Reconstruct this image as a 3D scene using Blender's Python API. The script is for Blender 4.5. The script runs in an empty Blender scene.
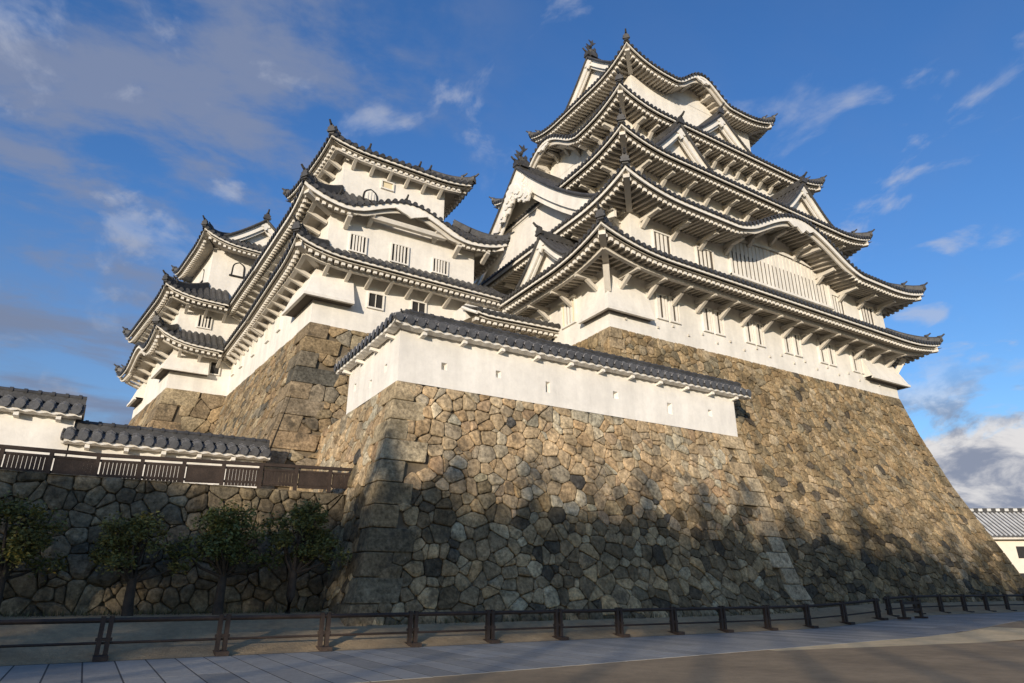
import bpy, math, random
from mathutils import Vector, Matrix
R = math.radians
C = bpy.context.scene.collection
scn = bpy.context.scene
rnd = random.Random(11)

# ------------------------------------------------------------------ camera, sky, sun, exposure
cam_d = bpy.data.cameras.new('camera'); cam = bpy.data.objects.new('camera', cam_d); C.objects.link(cam)
cam.location = (0, 0, 1.5)
cam.rotation_euler = (R(90 + 20.77), 0, R(-31.4))
cam_d.sensor_width = 36.0; cam_d.lens = 36.0 * 655.0 / 1024.0
cam_d.clip_start = 0.1; cam_d.clip_end = 6000
scn.camera = cam
SUN_AZ, SUN_EL = 228.0, 9.0
w = bpy.data.worlds.new('World'); scn.world = w; w.use_nodes = True
nt = w.node_tree; N = nt.nodes; Lk = nt.links
N.clear()
def wn(t, **k):
    n = N.new(t)
    for a, b in k.items(): setattr(n, a, b)
    return n
out = wn('ShaderNodeOutputWorld'); bg = wn('ShaderNodeBackground'); Lk.new(bg.outputs[0], out.inputs[0])
sky = wn('ShaderNodeTexSky', sky_type='NISHITA', sun_disc=False)
sky.sun_elevation = R(SUN_EL + 4); sky.sun_rotation = R(SUN_AZ); sky.air_density = 1.35; sky.dust_density = 0.35; sky.ozone_density = 3.0
bg.inputs['Strength'].default_value = 0.125
tc = wn('ShaderNodeTexCoord')
def M(op, a, b=None, c=None):
    n = wn('ShaderNodeMath', operation=op)
    for i, v in enumerate((a, b, c)):
        if v is None: continue
        if isinstance(v, (int, float)): n.inputs[i].default_value = v
        else: Lk.new(v, n.inputs[i])
    return n.outputs[0]
def ss(x, a, b):
    n = wn('ShaderNodeMapRange', interpolation_type='SMOOTHSTEP')
    Lk.new(x, n.inputs[0]); n.inputs[1].default_value = a; n.inputs[2].default_value = b
    n.inputs[3].default_value = 0; n.inputs[4].default_value = 1
    return n.outputs[0]
sx = wn('ShaderNodeSeparateXYZ'); Lk.new(tc.outputs['Generated'], sx.inputs[0])
zz = M('ADD', M('MAXIMUM', sx.outputs[2], 0.0), 0.22)
px, py = M('DIVIDE', sx.outputs[0], zz), M('DIVIDE', sx.outputs[1], zz)
cb = wn('ShaderNodeCombineXYZ'); Lk.new(px, cb.inputs[0]); Lk.new(py, cb.inputs[1])
def noise(vec, scale, detail, rough, dist=0.0, loc=(0, 0, 0), sc=(1, 1, 1), rot=(0, 0, 0)):
    mp = wn('ShaderNodeMapping'); Lk.new(vec, mp.inputs[0]); mp.inputs['Location'].default_value = loc; mp.inputs['Scale'].default_value = sc; mp.inputs['Rotation'].default_value = rot
    n = wn('ShaderNodeTexNoise'); Lk.new(mp.outputs[0], n.inputs['Vector'])
    n.inputs['Scale'].default_value = scale; n.inputs['Detail'].default_value = detail; n.inputs['Roughness'].default_value = rough; n.inputs['Distortion'].default_value = dist
    return n.outputs[0]
def dirmask(d, a, b):
    v = Vector(d).normalized()
    n = wn('ShaderNodeVectorMath', operation='DOT_PRODUCT'); Lk.new(tc.outputs['Generated'], n.inputs[0]); n.inputs[1].default_value = v
    return ss(n.outputs['Value'], a, b)
veil = noise(cb.outputs[0], 2.1, 8, 0.58, 0.35, (3.1, 1.2, 0), (1, 1.5, 1), (0, 0, 0.35))
wisp = noise(cb.outputs[0], 5.0, 8, 0.56, 0.3, (0.7, 5.2, 0), (1.4, 1.0, 1), (0, 0, 0.6))
left = dirmask((-0.25, 0.80, 0.58), 0.74, 0.96)
brk = M('ADD', M('MULTIPLY', veil, 0.62), M('MULTIPLY', noise(cb.outputs[0], 5.2, 8, 0.6, 0.25, (1.7, 2.2, 0), (1, 1.5, 1), (0, 0, 0.35)), 0.38))
c1 = M('MULTIPLY', ss(brk, 0.445, 0.60), M('ADD', M('MULTIPLY', left, 0.8), 0.04))
c2 = M('MULTIPLY', M('MULTIPLY', ss(wisp, 0.54, 0.70), ss(veil, 0.34, 0.54)), 0.55)
# cumulus bank low on the horizon
cum = noise(tc.outputs['Generated'], 7.5, 9, 0.6, 0.35, (0.3, 0.45, 0.1), (1, 1, 1.9))
low = M('SUBTRACT', 1.0, ss(sx.outputs[2], 0.17, 0.30))
c3 = M('MULTIPLY', ss(M('ADD', cum, M('MULTIPLY', low, 0.22)), 0.56, 0.68), M('MULTIPLY', low, dirmask((0.9, 0.42, 0.15), 0.80, 0.95)))
lowl = M('MULTIPLY', M('SUBTRACT', 1.0, ss(sx.outputs[2], 0.26, 0.5)), dirmask((-0.1, 0.95, 0.3), 0.90, 0.985))
c4 = M('MULTIPLY', lowl, M('ADD', M('MULTIPLY', ss(veil, 0.34, 0.6), 0.55), 0.25))
def mix(f, a, b):
    n = wn('ShaderNodeMix', data_type='RGBA')
    for sock, v in ((n.inputs[0], f), (n.inputs[6], a), (n.inputs[7], b)):
        if isinstance(v, tuple): sock.default_value = v
        elif isinstance(v, (int, float)): sock.default_value = v
        else: Lk.new(v, sock)
    return n.outputs[2]
hs = wn('ShaderNodeHueSaturation'); Lk.new(sky.outputs[0], hs.inputs['Color']); hs.inputs['Saturation'].default_value = 1.18; hs.inputs['Value'].default_value = 1.12
tint = wn('ShaderNodeMix', data_type='RGBA', blend_type='MULTIPLY'); tint.inputs[0].default_value = 1.0; Lk.new(hs.outputs[0], tint.inputs[6]); tint.inputs[7].default_value = (0.69, 0.81, 1.13, 1)
cumtex = noise(tc.outputs['Generated'], 11, 8, 0.6, 0.3, (0.3, 0.47, 0.16), (1, 1, 1.9))
cumcol = mix(ss(cumtex, 0.40, 0.62), (1.7, 1.95, 2.6, 1), (5.0, 4.9, 4.9, 1))
col = mix(c1, tint.outputs[2], (1.45, 1.75, 2.6, 1))
col = mix(c2, col, (3.4, 3.6, 4.2, 1))
col = mix(c4, col, (1.25, 1.55, 2.3, 1))
col = mix(c3, col, cumcol)
Lk.new(col, bg.inputs['Color'])
sd = bpy.data.lights.new('sun', 'SUN'); sun = bpy.data.objects.new('sun', sd); C.objects.link(sun)
sd.energy = 4.2; sd.angle = R(0.5); sd.color = (1.0, 0.87, 0.70)
to_sun = Vector((math.sin(R(SUN_AZ)) * math.cos(R(SUN_EL)), math.cos(R(SUN_AZ)) * math.cos(R(SUN_EL)), math.sin(R(SUN_EL))))
sun.rotation_euler = (-to_sun).to_track_quat('-Z', 'Y').to_euler()
sun.location = to_sun * 100
scn.view_settings.view_transform = 'Standard'; scn.view_settings.look = 'None'
scn.view_settings.exposure = 0.28; scn.view_settings.gamma = 1.0; scn.view_settings.use_curve_mapping = False
scn.cycles.max_bounces = 6; scn.cycles.diffuse_bounces = 4

# ------------------------------------------------------------------ materials
def mat(name, col, rough=0.8, var=0.15, scale=1.5, bump=0.0, bscale=20, attr=False, streak=0.0, spec=0.3, stain=None, fine=0.0, speck=None):
    m = bpy.data.materials.new(name); m.use_nodes = True
    t = m.node_tree; n = t.nodes; l = t.links
    b = n['Principled BSDF']; b.inputs['Roughness'].default_value = rough; b.inputs['Specular IOR Level'].default_value = spec
    co = n.new('ShaderNodeTexCoord')
    def nz(s, d=6, sc=(1, 1, 1), r=0.6):
        mp = n.new('ShaderNodeMapping'); l.new(co.outputs['Object'], mp.inputs[0]); mp.inputs['Scale'].default_value = sc
        x = n.new('ShaderNodeTexNoise'); l.new(mp.outputs[0], x.inputs['Vector']); x.inputs['Scale'].default_value = s; x.inputs['Detail'].default_value = d; x.inputs['Roughness'].default_value = r
        return x.outputs[0]
    def mr(x, a, b_, lo, hi):
        k = n.new('ShaderNodeMapRange'); l.new(x, k.inputs[0]); k.inputs[1].default_value = a; k.inputs[2].default_value = b_; k.inputs[3].default_value = lo; k.inputs[4].default_value = hi
        return k.outputs[0]
    def mul(a, f):
        k = n.new('ShaderNodeVectorMath'); k.operation = 'SCALE'; l.new(a, k.inputs[0]); l.new(f, k.inputs['Scale']); return k.outputs[0]
    if attr:
        a = n.new('ShaderNodeVertexColor'); a.layer_name = 'Col'; c = a.outputs[0]
    else:
        a = n.new('ShaderNodeRGB'); a.outputs[0].default_value = (*col, 1); c = a.outputs[0]
    c = mul(c, mr(nz(scale), 0.3, 0.7, 1 - var, 1 + var))
    if fine: c = mul(c, mr(nz(scale * 7, 8, r=0.7), 0.32, 0.68, 1 - fine, 1 + fine))
    if streak: c = mul(c, mr(nz(1.0, 5, (1.3, 1.3, 0.16)), 0.35, 0.75, 1.0, 1 - streak))
    if stain:
        k = n.new('ShaderNodeMix'); k.data_type = 'RGBA'; l.new(mr(nz(stain[1], 8), stain[2], stain[2] + 0.1, 0, stain[3]), k.inputs[0]); l.new(c, k.inputs[6]); k.inputs[7].default_value = (*stain[0], 1); c = k.outputs[2]
    if speck:
        k = n.new('ShaderNodeMix'); k.data_type = 'RGBA'; l.new(mr(nz(4.5, 9, r=.8), 0.60, 0.70, 0, .6), k.inputs[0]); l.new(c, k.inputs[6]); k.inputs[7].default_value = (*speck, 1); c = k.outputs[2]
    l.new(c, b.inputs['Base Color'])
    if bump:
        bp = n.new('ShaderNodeBump'); bp.inputs['Strength'].default_value = bump; bp.inputs['Distance'].default_value = 0.06
        l.new(nz(bscale, 9, r=0.68), bp.inputs['Height']); l.new(bp.outputs[0], b.inputs['Normal'])
    return m
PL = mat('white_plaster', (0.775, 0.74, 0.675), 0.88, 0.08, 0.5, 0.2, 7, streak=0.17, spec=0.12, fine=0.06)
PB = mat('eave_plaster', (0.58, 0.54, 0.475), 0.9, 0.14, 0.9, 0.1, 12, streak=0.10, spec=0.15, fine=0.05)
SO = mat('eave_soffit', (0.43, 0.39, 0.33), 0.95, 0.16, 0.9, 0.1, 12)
SLT = mat('slit_shade', (0.09, 0.075, 0.06), 0.9, 0.2, 2)
TI = mat('roof_tile', (0.054, 0.052, 0.050), 0.5, 0.35, 1.6, 0.15, 15, spec=0.4, fine=0.3)
TI2 = mat('weathered_tile', (0.085, 0.083, 0.082), 0.45, 0.35, 2.0, 0.15, 15, spec=0.45, fine=0.3)
TJ = mat('tile_joint_plaster', (0.34, 0.33, 0.32), 0.85, 0.25, 3)
TW = mat('pale_roof_tile', (0.52, 0.52, 0.50), 0.6, 0.2, 1.0)
ST = mat('rampart_stone', (0.3, 0.25, 0.18), 0.95, 0.42, 1.0, 1.0, 5, attr=True, spec=0.08, stain=((0.05, 0.044, 0.035), 1.3, 0.555, 0.6), fine=0.6, speck=(0.44, 0.37, 0.27))
GP = mat('stone_gap', (0.14, 0.11, 0.072), 1.0, 0.3, 3)
DK = mat('dark_opening', (0.025, 0.024, 0.024), 0.8, 0.2, 3)
CR = mat('cream_shutter', (0.66, 0.57, 0.39), 0.8, 0.06, 2)
WD = mat('dark_wood', (0.042, 0.029, 0.022), 0.75, 0.3, 2.5, 0.3, 25, fine=0.25)
BK = mat('bark', (0.06, 0.045, 0.033), 0.95, 0.35, 4, 0.8, 18)
LF = mat('leaf', (0.06, 0.08, 0.03), 0.6, 0.4, 2.0, attr=True, spec=0.3)
PV = mat('paving_stone', (0.25, 0.25, 0.255), 0.75, 0.1, 0.8, 0.35, 9, attr=True, fine=0.12, spec=0.25)
EA = mat('earth', (0.29, 0.205, 0.115), 0.95, 0.22, 0.35, 0.6, 9, fine=0.15)
BA = mat('bank_gravel', (0.33, 0.24, 0.135), 0.95, 0.2, 0.8, 0.8, 16, fine=0.2)

# ------------------------------------------------------------------ mesh helpers
class MB:
    def __init__(s): s.v = []; s.f = []; s.c = []; s.m = []
    def face(s, pts, col=None, m=0):
        i = len(s.v); s.v.extend([tuple(p) for p in pts]); s.f.append(tuple(range(i, i + len(pts)))); s.c.append(col); s.m.append(m)
    def grid(s, rows, m=0, col=None):
        i = len(s.v); nc = len(rows[0])
        for r in rows: s.v.extend([tuple(p) for p in r])
        for a in range(len(rows) - 1):
            for b in range(nc - 1):
                s.f.append((i + a * nc + b, i + a * nc + b + 1, i + (a + 1) * nc + b + 1, i + (a + 1) * nc + b)); s.c.append(col); s.m.append(m)
    def hexa(s, lo, hi, m=0, col=None):       # two quads, same winding
        i = len(s.v); s.v.extend([tuple(p) for p in lo + hi])
        for q in ((3, 2, 1, 0), (4, 5, 6, 7), (0, 1, 5, 4), (1, 2, 6, 5), (2, 3, 7, 6), (3, 0, 4, 7)):
            s.f.append(tuple(i + k for k in q)); s.c.append(col); s.m.append(m)
    def box(s, x0, y0, z0, x1, y1, z1, m=0, col=None):
        s.hexa([(x0, y0, z0), (x1, y0, z0), (x1, y1, z0), (x0, y1, z0)], [(x0, y0, z1), (x1, y0, z1), (x1, y1, z1), (x0, y1, z1)], m, col)
    def beam(s, p, q, wd, ht, m=0, up=(0, 0, 1), col=None):
        p, q = Vector(p), Vector(q); d = (q - p).normalized(); u = Vector(up)
        sd_ = d.cross(u)
        if sd_.length < 1e-4: sd_ = d.cross(Vector((1, 0, 0)))
        sd_.normalize(); u = sd_.cross(d).normalized(); a, b = sd_ * wd / 2, u * ht / 2
        s.hexa([p - a - b, p + a - b, p + a + b, p - a + b], [q - a - b, q + a - b, q + a + b, q - a + b], m, col)
    def tube(s, pts, rad, n=8, m=0, cap=True, col=None):
        pts = [Vector(p) for p in pts]; rows = []
        for k, p in enumerate(pts):
            d = (pts[min(k + 1, len(pts) - 1)] - pts[max(k - 1, 0)]).normalized()
            a = d.cross(Vector((0, 0, 1)))
            if a.length < 0.05: a = d.cross(Vector((1, 0, 0)))
            a.normalize(); b = a.cross(d); r = rad[k] if isinstance(rad, (list, tuple)) else rad
            rows.append([p + a * math.cos(2 * math.pi * j / n) * r + b * math.sin(2 * math.pi * j / n) * r for j in range(n + 1)])
        s.grid(rows, m, col)
        if cap: s.face(rows[0][:-1], col, m); s.face(rows[-1][:-1][::-1], col, m)
    def plate(s, pts, off, m=0, col=None):     # outline extruded by a vector
        off = Vector(off); a = [Vector(p) for p in pts]; b = [p + off for p in a]
        s.face(a, col, m); s.face(b[::-1], col, m)
        for k in range(len(a)): s.face([a[k], b[k], b[(k + 1) % len(a)], a[(k + 1) % len(a)]], col, m)
ORG = {}
def obj(name, mb, mats, parent=None, smooth=False, kind=None, sub=None):
    if not isinstance(mats, (list, tuple)): mats = [mats]
    me = bpy.data.meshes.new(name); o = bpy.data.objects.new(name, me); C.objects.link(o)
    root = parent; org = Vector((0, 0, 0))
    if parent is not None: org = ORG[parent.name]; o.parent = parent
    ORG[o.name] = org
    me.from_pydata([(p[0] - org[0], p[1] - org[1], p[2] - org[2]) for p in mb.v], [], mb.f)
    for m in mats: me.materials.append(m)
    if len(mats) > 1: me.polygons.foreach_set('material_index', mb.m)
    if any(c is not None for c in mb.c):
        at = me.color_attributes.new('Col', 'FLOAT_COLOR', 'CORNER'); buf = []
        for f, c in zip(mb.f, mb.c):
            c = c or (0.1, 0.1, 0.1)
            buf.extend((c[0], c[1], c[2], 1.0) * len(f))
        at.data.foreach_set('color', buf)
    if smooth: me.polygons.foreach_set('use_smooth', [True] * len(me.polygons))
    me.update()
    if kind: o['kind'] = kind
    return o
def thing(name, label, cat, loc, group=None):
    o = bpy.data.objects.new(name, None); C.objects.link(o); o.location = loc; ORG[o.name] = Vector(loc); o.empty_display_size = 0.3
    o['label'] = label; o['category'] = cat
    if group: o['group'] = group
    return o
def tag(o, label, cat, group=None):
    o['label'] = label; o['category'] = cat
    if group: o['group'] = group
V2 = lambda x, y: Vector((x, y))
def lerp(a, b, t): return a + (b - a) * t

# ------------------------------------------------------------------ tiled roofs
def ornament(parent, p, d, sc=1.0, plain=False):
    """demon tile facing along plan direction d, with a horn"""
    d = Vector((d[0], d[1], 0)).normalized(); e = Vector((-d.y, d.x, 0)); p = Vector(p); mb = MB()
    sh = [(-.30, 0), (.30, 0), (.36, .12), (.25, .20), (.30, .38), (.18, .42), (.14, .58), (0, .66), (-.14, .58), (-.18, .42), (-.30, .38), (-.25, .20), (-.36, .12)]
    mb.plate([p + e * a * sc + Vector((0, 0, b * sc)) for a, b in sh], -d * 0.2 * sc)
    top = p + Vector((0, 0, .55 * sc))
    mb.tube([top - d * .3 * sc, top + d * .12 * sc + Vector((0, 0, .08 * sc)), top + d * .34 * sc + Vector((0, 0, .26 * sc))], [.10 * sc, .09 * sc, .07 * sc], 8)
    return obj('ridge_ornament', mb, TI, parent)

class Side:
    def __init__(s, A, B, A2, B2, AW, BW, zA, zB, zI, tipA, tipB, Lu, kara):
        s.A, s.B = V2(*A[:2]), V2(*B[:2]); s.L = (s.B - s.A).length; s.e = (s.B - s.A) / s.L; s.n = V2(-s.e.y, s.e.x)
        f = lambda P, O: ((V2(*P[:2]) - O).dot(s.e), (V2(*P[:2]) - O).dot(s.n))
        s.a2, s.dA = f(A2, s.A); b, s.dB = f(B2, s.B); s.b2 = -b
        s.aw, s.wA = f(AW, s.A); b, s.wB = f(BW, s.B); s.bw = -b
        s.zA, s.zB, s.zI, s.tA, s.tB, s.Lu, s.kara = zA, zB, zI, tipA, tipB, Lu, kara
    def base(s, q): return lerp(s.zA, s.zB, q / s.L)
    def up(s, q): return s.tA * max(0, 1 - q / s.Lu) ** 2.3 + s.tB * max(0, 1 - (s.L - q) / s.Lu) ** 2.3
    def kb(s, q):
        if not s.kara: return 0
        x = (q - s.kara[0]) / s.kara[1]
        return s.kara[2] * (0.5 * (1 + math.cos(math.pi * x))) ** 0.85 if abs(x) < 1 else 0
    def ez(s, q): return s.base(q) + s.up(q) + s.kb(q)
    def D(s, q): return max(0.3, lerp(s.dA, s.dB, q / s.L))
    def vmax(s, q):
        v = 1.0
        if s.a2 > 0.01: v = min(v, q / s.a2)
        if s.b2 > 0.01: v = min(v, (s.L - q) / s.b2)
        return max(0, v)
    def wmax(s, q):
        d = lerp(s.wA, s.wB, q / s.L)
        if s.aw > 0.01: d = min(d, lerp(s.wA, s.wB, q / s.L) * q / s.aw)
        if s.bw > 0.01: d = min(d, lerp(s.wA, s.wB, q / s.L) * (s.L - q) / s.bw)
        return max(0, d)
    def zt(s, q, v):
        z = s.base(q) + (s.zI - s.base(q)) * (0.78 * v + 0.22 * v * v) + s.up(q) * (1 - v) ** 1.3
        k = s.kb(q)
        if k > 0: z = max(z, s.base(q) + k + 0.10 * v * s.D(q))
        return z
    def P(s, q, d, z):
        p = s.A + s.e * q + s.n * d
        return Vector((p.x, p.y, z))
    def zs(s, q, d): return s.ez(q) - 0.40 + 0.13 * d     # soffit

def roof(parent, sides, roll=0.38, rr=0.135, raf=0.37, fas=0.11, name='roof', hips=None, soffit=True, sprk=True, rafd=1.0):
    ti, fa, ra = MB(), MB(), MB()
    for s in sides:
        n = max(2, int(round(s.L / roll)))
        qs = [s.L * i / n for i in range(n + 1)]
        nv = 8 if s.kara else 5
        rows = []
        for q in qs:
            vm = s.vmax(q); r = [s.P(q, 0.02, s.ez(q) - 0.11)]
            for j in range(nv + 1):
                v = vm * j / nv; r.append(s.P(q, v * s.D(q), s.zt(q, v)))
            rows.append(r)
        ti.grid(rows)
        for i in range(n):                      # cover tile rolls
            q = (qs[i] + qs[i + 1]) / 2; vm = s.vmax(q)
            if vm * s.D(q) < 0.12: vm = 0.12 / s.D(q)
            ring = []
            for j in range(-1, nv + 1):
                v = vm * max(j, 0) / nv; d = v * s.D(q) if j >= 0 else -0.05; z = s.zt(q, v) if j >= 0 else s.ez(q)
                ring.append([s.P(q + math.cos(a) * rr, d, z + math.sin(a) * rr * 1.05) for a in (math.pi, 2.4, 1.57, 0.74, 0)])
            ti.grid(ring)
            c = [s.P(q + math.cos(a) * rr, -0.055, s.ez(q) + math.sin(a) * rr) for a in [k * math.pi / 4 for k in range(8)]]
            ti.face(c)
        # fascia boards
        m = max(4, int(s.L / (0.3 if s.kara else 0.6)))
        for (d0, d1, t0, t1, kx) in ((0.07, 0.17, 0.06, 0.12 + fas, 0.11), (0.30, 0.40, 0.24, 0.36, 0.34)):
            ro = []
            for i in range(m + 1):
                q = s.L * i / m; q0 = min(max(q, d0), s.L - d0) if True else q
                k = (s.kb(q) / s.kara[2]) if s.kara else 0
                k = min(1, k * 4) * kx
                z = s.ez(q)
                ro.append([s.P(q0, d1, z - t0), s.P(q0, d0, z - t0), s.P(q0, d0, z - t1 - k), s.P(q0, d1, z - t1 - k)])
            fa.grid(ro, 0 if d0 < .2 else 1)
        if not soffit: continue
        ro = []
        for i in range(m + 1):
            q = s.L * i / m; wm = s.wmax(q)
            ro.append([s.P(q, d, s.zs(q, d)) for d in (min(0.18, wm), lerp(0.18, wm, .5) if wm > .18 else wm, max(wm + 0.05, 0.05))])
        ra.grid(ro)
        nr = int(s.L / raf)
        for i in range(nr):
            q = (i + .5) * s.L / nr; wm = s.wmax(q)
            if wm < 0.5: continue
            d0 = 0.36; zq = lambda d: s.zs(q, d) - 0.10
            we = max(wm * rafd, d0 + .15); ra.beam(s.P(q, d0, zq(d0)), s.P(q, we, zq(we)), raf * 0.42, 0.20)
            ra.beam(s.P(q, d0 - .05, zq(d0)), s.P(q, d0 + .10, zq(d0 + .1)), raf * 0.54, 0.185, 1)
    o = obj(name, ti, TI, parent)
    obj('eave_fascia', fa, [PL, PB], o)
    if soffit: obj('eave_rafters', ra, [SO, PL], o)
    for (s, end) in (hips or []):
        mb = MB(); pts = []
        for k in range(9):
            t = k / 8
            if end == 'A': q = s.a2 * t
            else: q = s.L - s.b2 * t
            pts.append(s.P(q, s.D(q) * t, s.zt(q, t) + 0.14))
        for a, b in zip(pts[:-1], pts[1:]): mb.beam(a, b + (b - a) * 0.03, 0.34, 0.40)
        mb.tube([p + Vector((0, 0, .24)) for p in pts], 0.12, 8)
        obj('hip_ridge', mb, TI, o)
        d = pts[0] - pts[1]
        ornament(o, pts[0] + d.normalized() * 0.1 + Vector((0, 0, -0.1)), d, 0.8)
        if sprk: ornament(o, lerp(pts[0], pts[-1], 0.22) + Vector((0, 0, pts[2].z - lerp(pts[0], pts[-1], 0.22).z + 0.05)), d, 0.7)
    return o

def ring_sides(outer, inner, wall, z, zI, tip, Lu=5.0, kara={}):
    """outer/inner/wall: SW, SE, NE, NW plan corners; z, tip: values per corner"""
    S = []
    for i, nm in enumerate('SENW'):
        j = (i + 1) % 4
        S.append(Side(outer[i], outer[j], inner[i], inner[j], wall[i], wall[j], z[i], z[j], zI, tip[i], tip[j], Lu, kara.get(nm)))
    return S
def rect(x0, y0, x1, y1): return [(x0, y0), (x1, y0), (x1, y1), (x0, y1)]

def cap(parent, poly, z): mb = MB(); mb.face([(p[0], p[1], z) for p in poly]); return obj('roof_top', mb, TI, parent)
def brackets(parent, s, spacing, style, start=0.9, end=0.9, dmin=0.8):
    L0, L1 = s.aw + start, s.L - s.bw - end
    n = max(1, int(round((L1 - L0) / spacing)))
    for i in range(n + 1):
        q = lerp(L0, L1, i / n); wm = s.wmax(q)
        if wm < dmin: continue
        zq = s.zs(q, wm * .5) - 0.2
        mb = MB()
        if style == 'big':
            d1 = wm * 0.42
            mb.beam(s.P(q, d1 - .1, zq - .26), s.P(q, wm, zq - .22), 0.20, 0.22)
            mb.beam(s.P(q, lerp(d1, wm, .45), zq - .34), s.P(q, wm - .02, zq - .86), 0.19, 0.21)
        elif style == 'arm':
            d1 = wm * 0.35
            mb.beam(s.P(q, d1, zq - .14), s.P(q, wm, zq - .20), 0.26, 0.24)
            mb.beam(s.P(q, lerp(d1, wm, .62), zq - .24), s.P(q, wm - .02, zq - .66), 0.24, 0.22)
        else:
            d1 = wm * 0.38
            mb.beam(s.P(q, d1, zq - .02), s.P(q, wm - .02, zq - .42), 0.20, 0.21)
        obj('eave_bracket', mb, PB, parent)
def eave_beam(parent, s, frac=0.42, drop=0.16, h=0.24, q0=None, q1=None):
    mb = MB(); n = max(2, int(s.L / 1.0)); pts = []
    a, b = s.aw * frac if q0 is None else q0, s.L - s.bw * frac if q1 is None else q1
    for i in range(n + 1):
        q = lerp(a, b, i / n); d = lerp(s.wA, s.wB, q / s.L) * frac
        pts.append(s.P(q, d, s.zs(q, d) - 0.2 - drop + 0.0))
    for p, q in zip(pts[:-1], pts[1:]): mb.beam(p, q + (q - p).normalized() * 0.01, 0.24, h)
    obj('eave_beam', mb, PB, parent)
def corner_beam(parent, s, end='A', post=True):
    """diagonal beam under the corner with its post on the wall corner"""
    mb = MB()
    if end == 'A': c0, c1, q0, q1 = s.P(0.25, 0.25, 0), s.P(s.aw, s.wA, 0), 0.25, s.aw
    else: c0, c1, q0, q1 = s.P(s.L - .25, .25, 0), s.P(s.L - s.bw, s.wB, 0), s.L - .25, s.L - s.bw
    z0, z1 = s.ez(q0) - 0.48, s.ez(q1) - 0.32
    mb.beam((c0.x, c0.y, z0), (c1.x, c1.y, z1), 0.36, 0.34)
    d = (c0 - c1).normalized()
    if post: mb.beam((c1.x + d.x * .9, c1.y + d.y * .9, z1 - .30), (c1.x + d.x * .04, c1.y + d.y * .04, z1 - 1.5), 0.34, 0.34)
    obj('corner_beam', mb, PB, parent)

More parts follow.
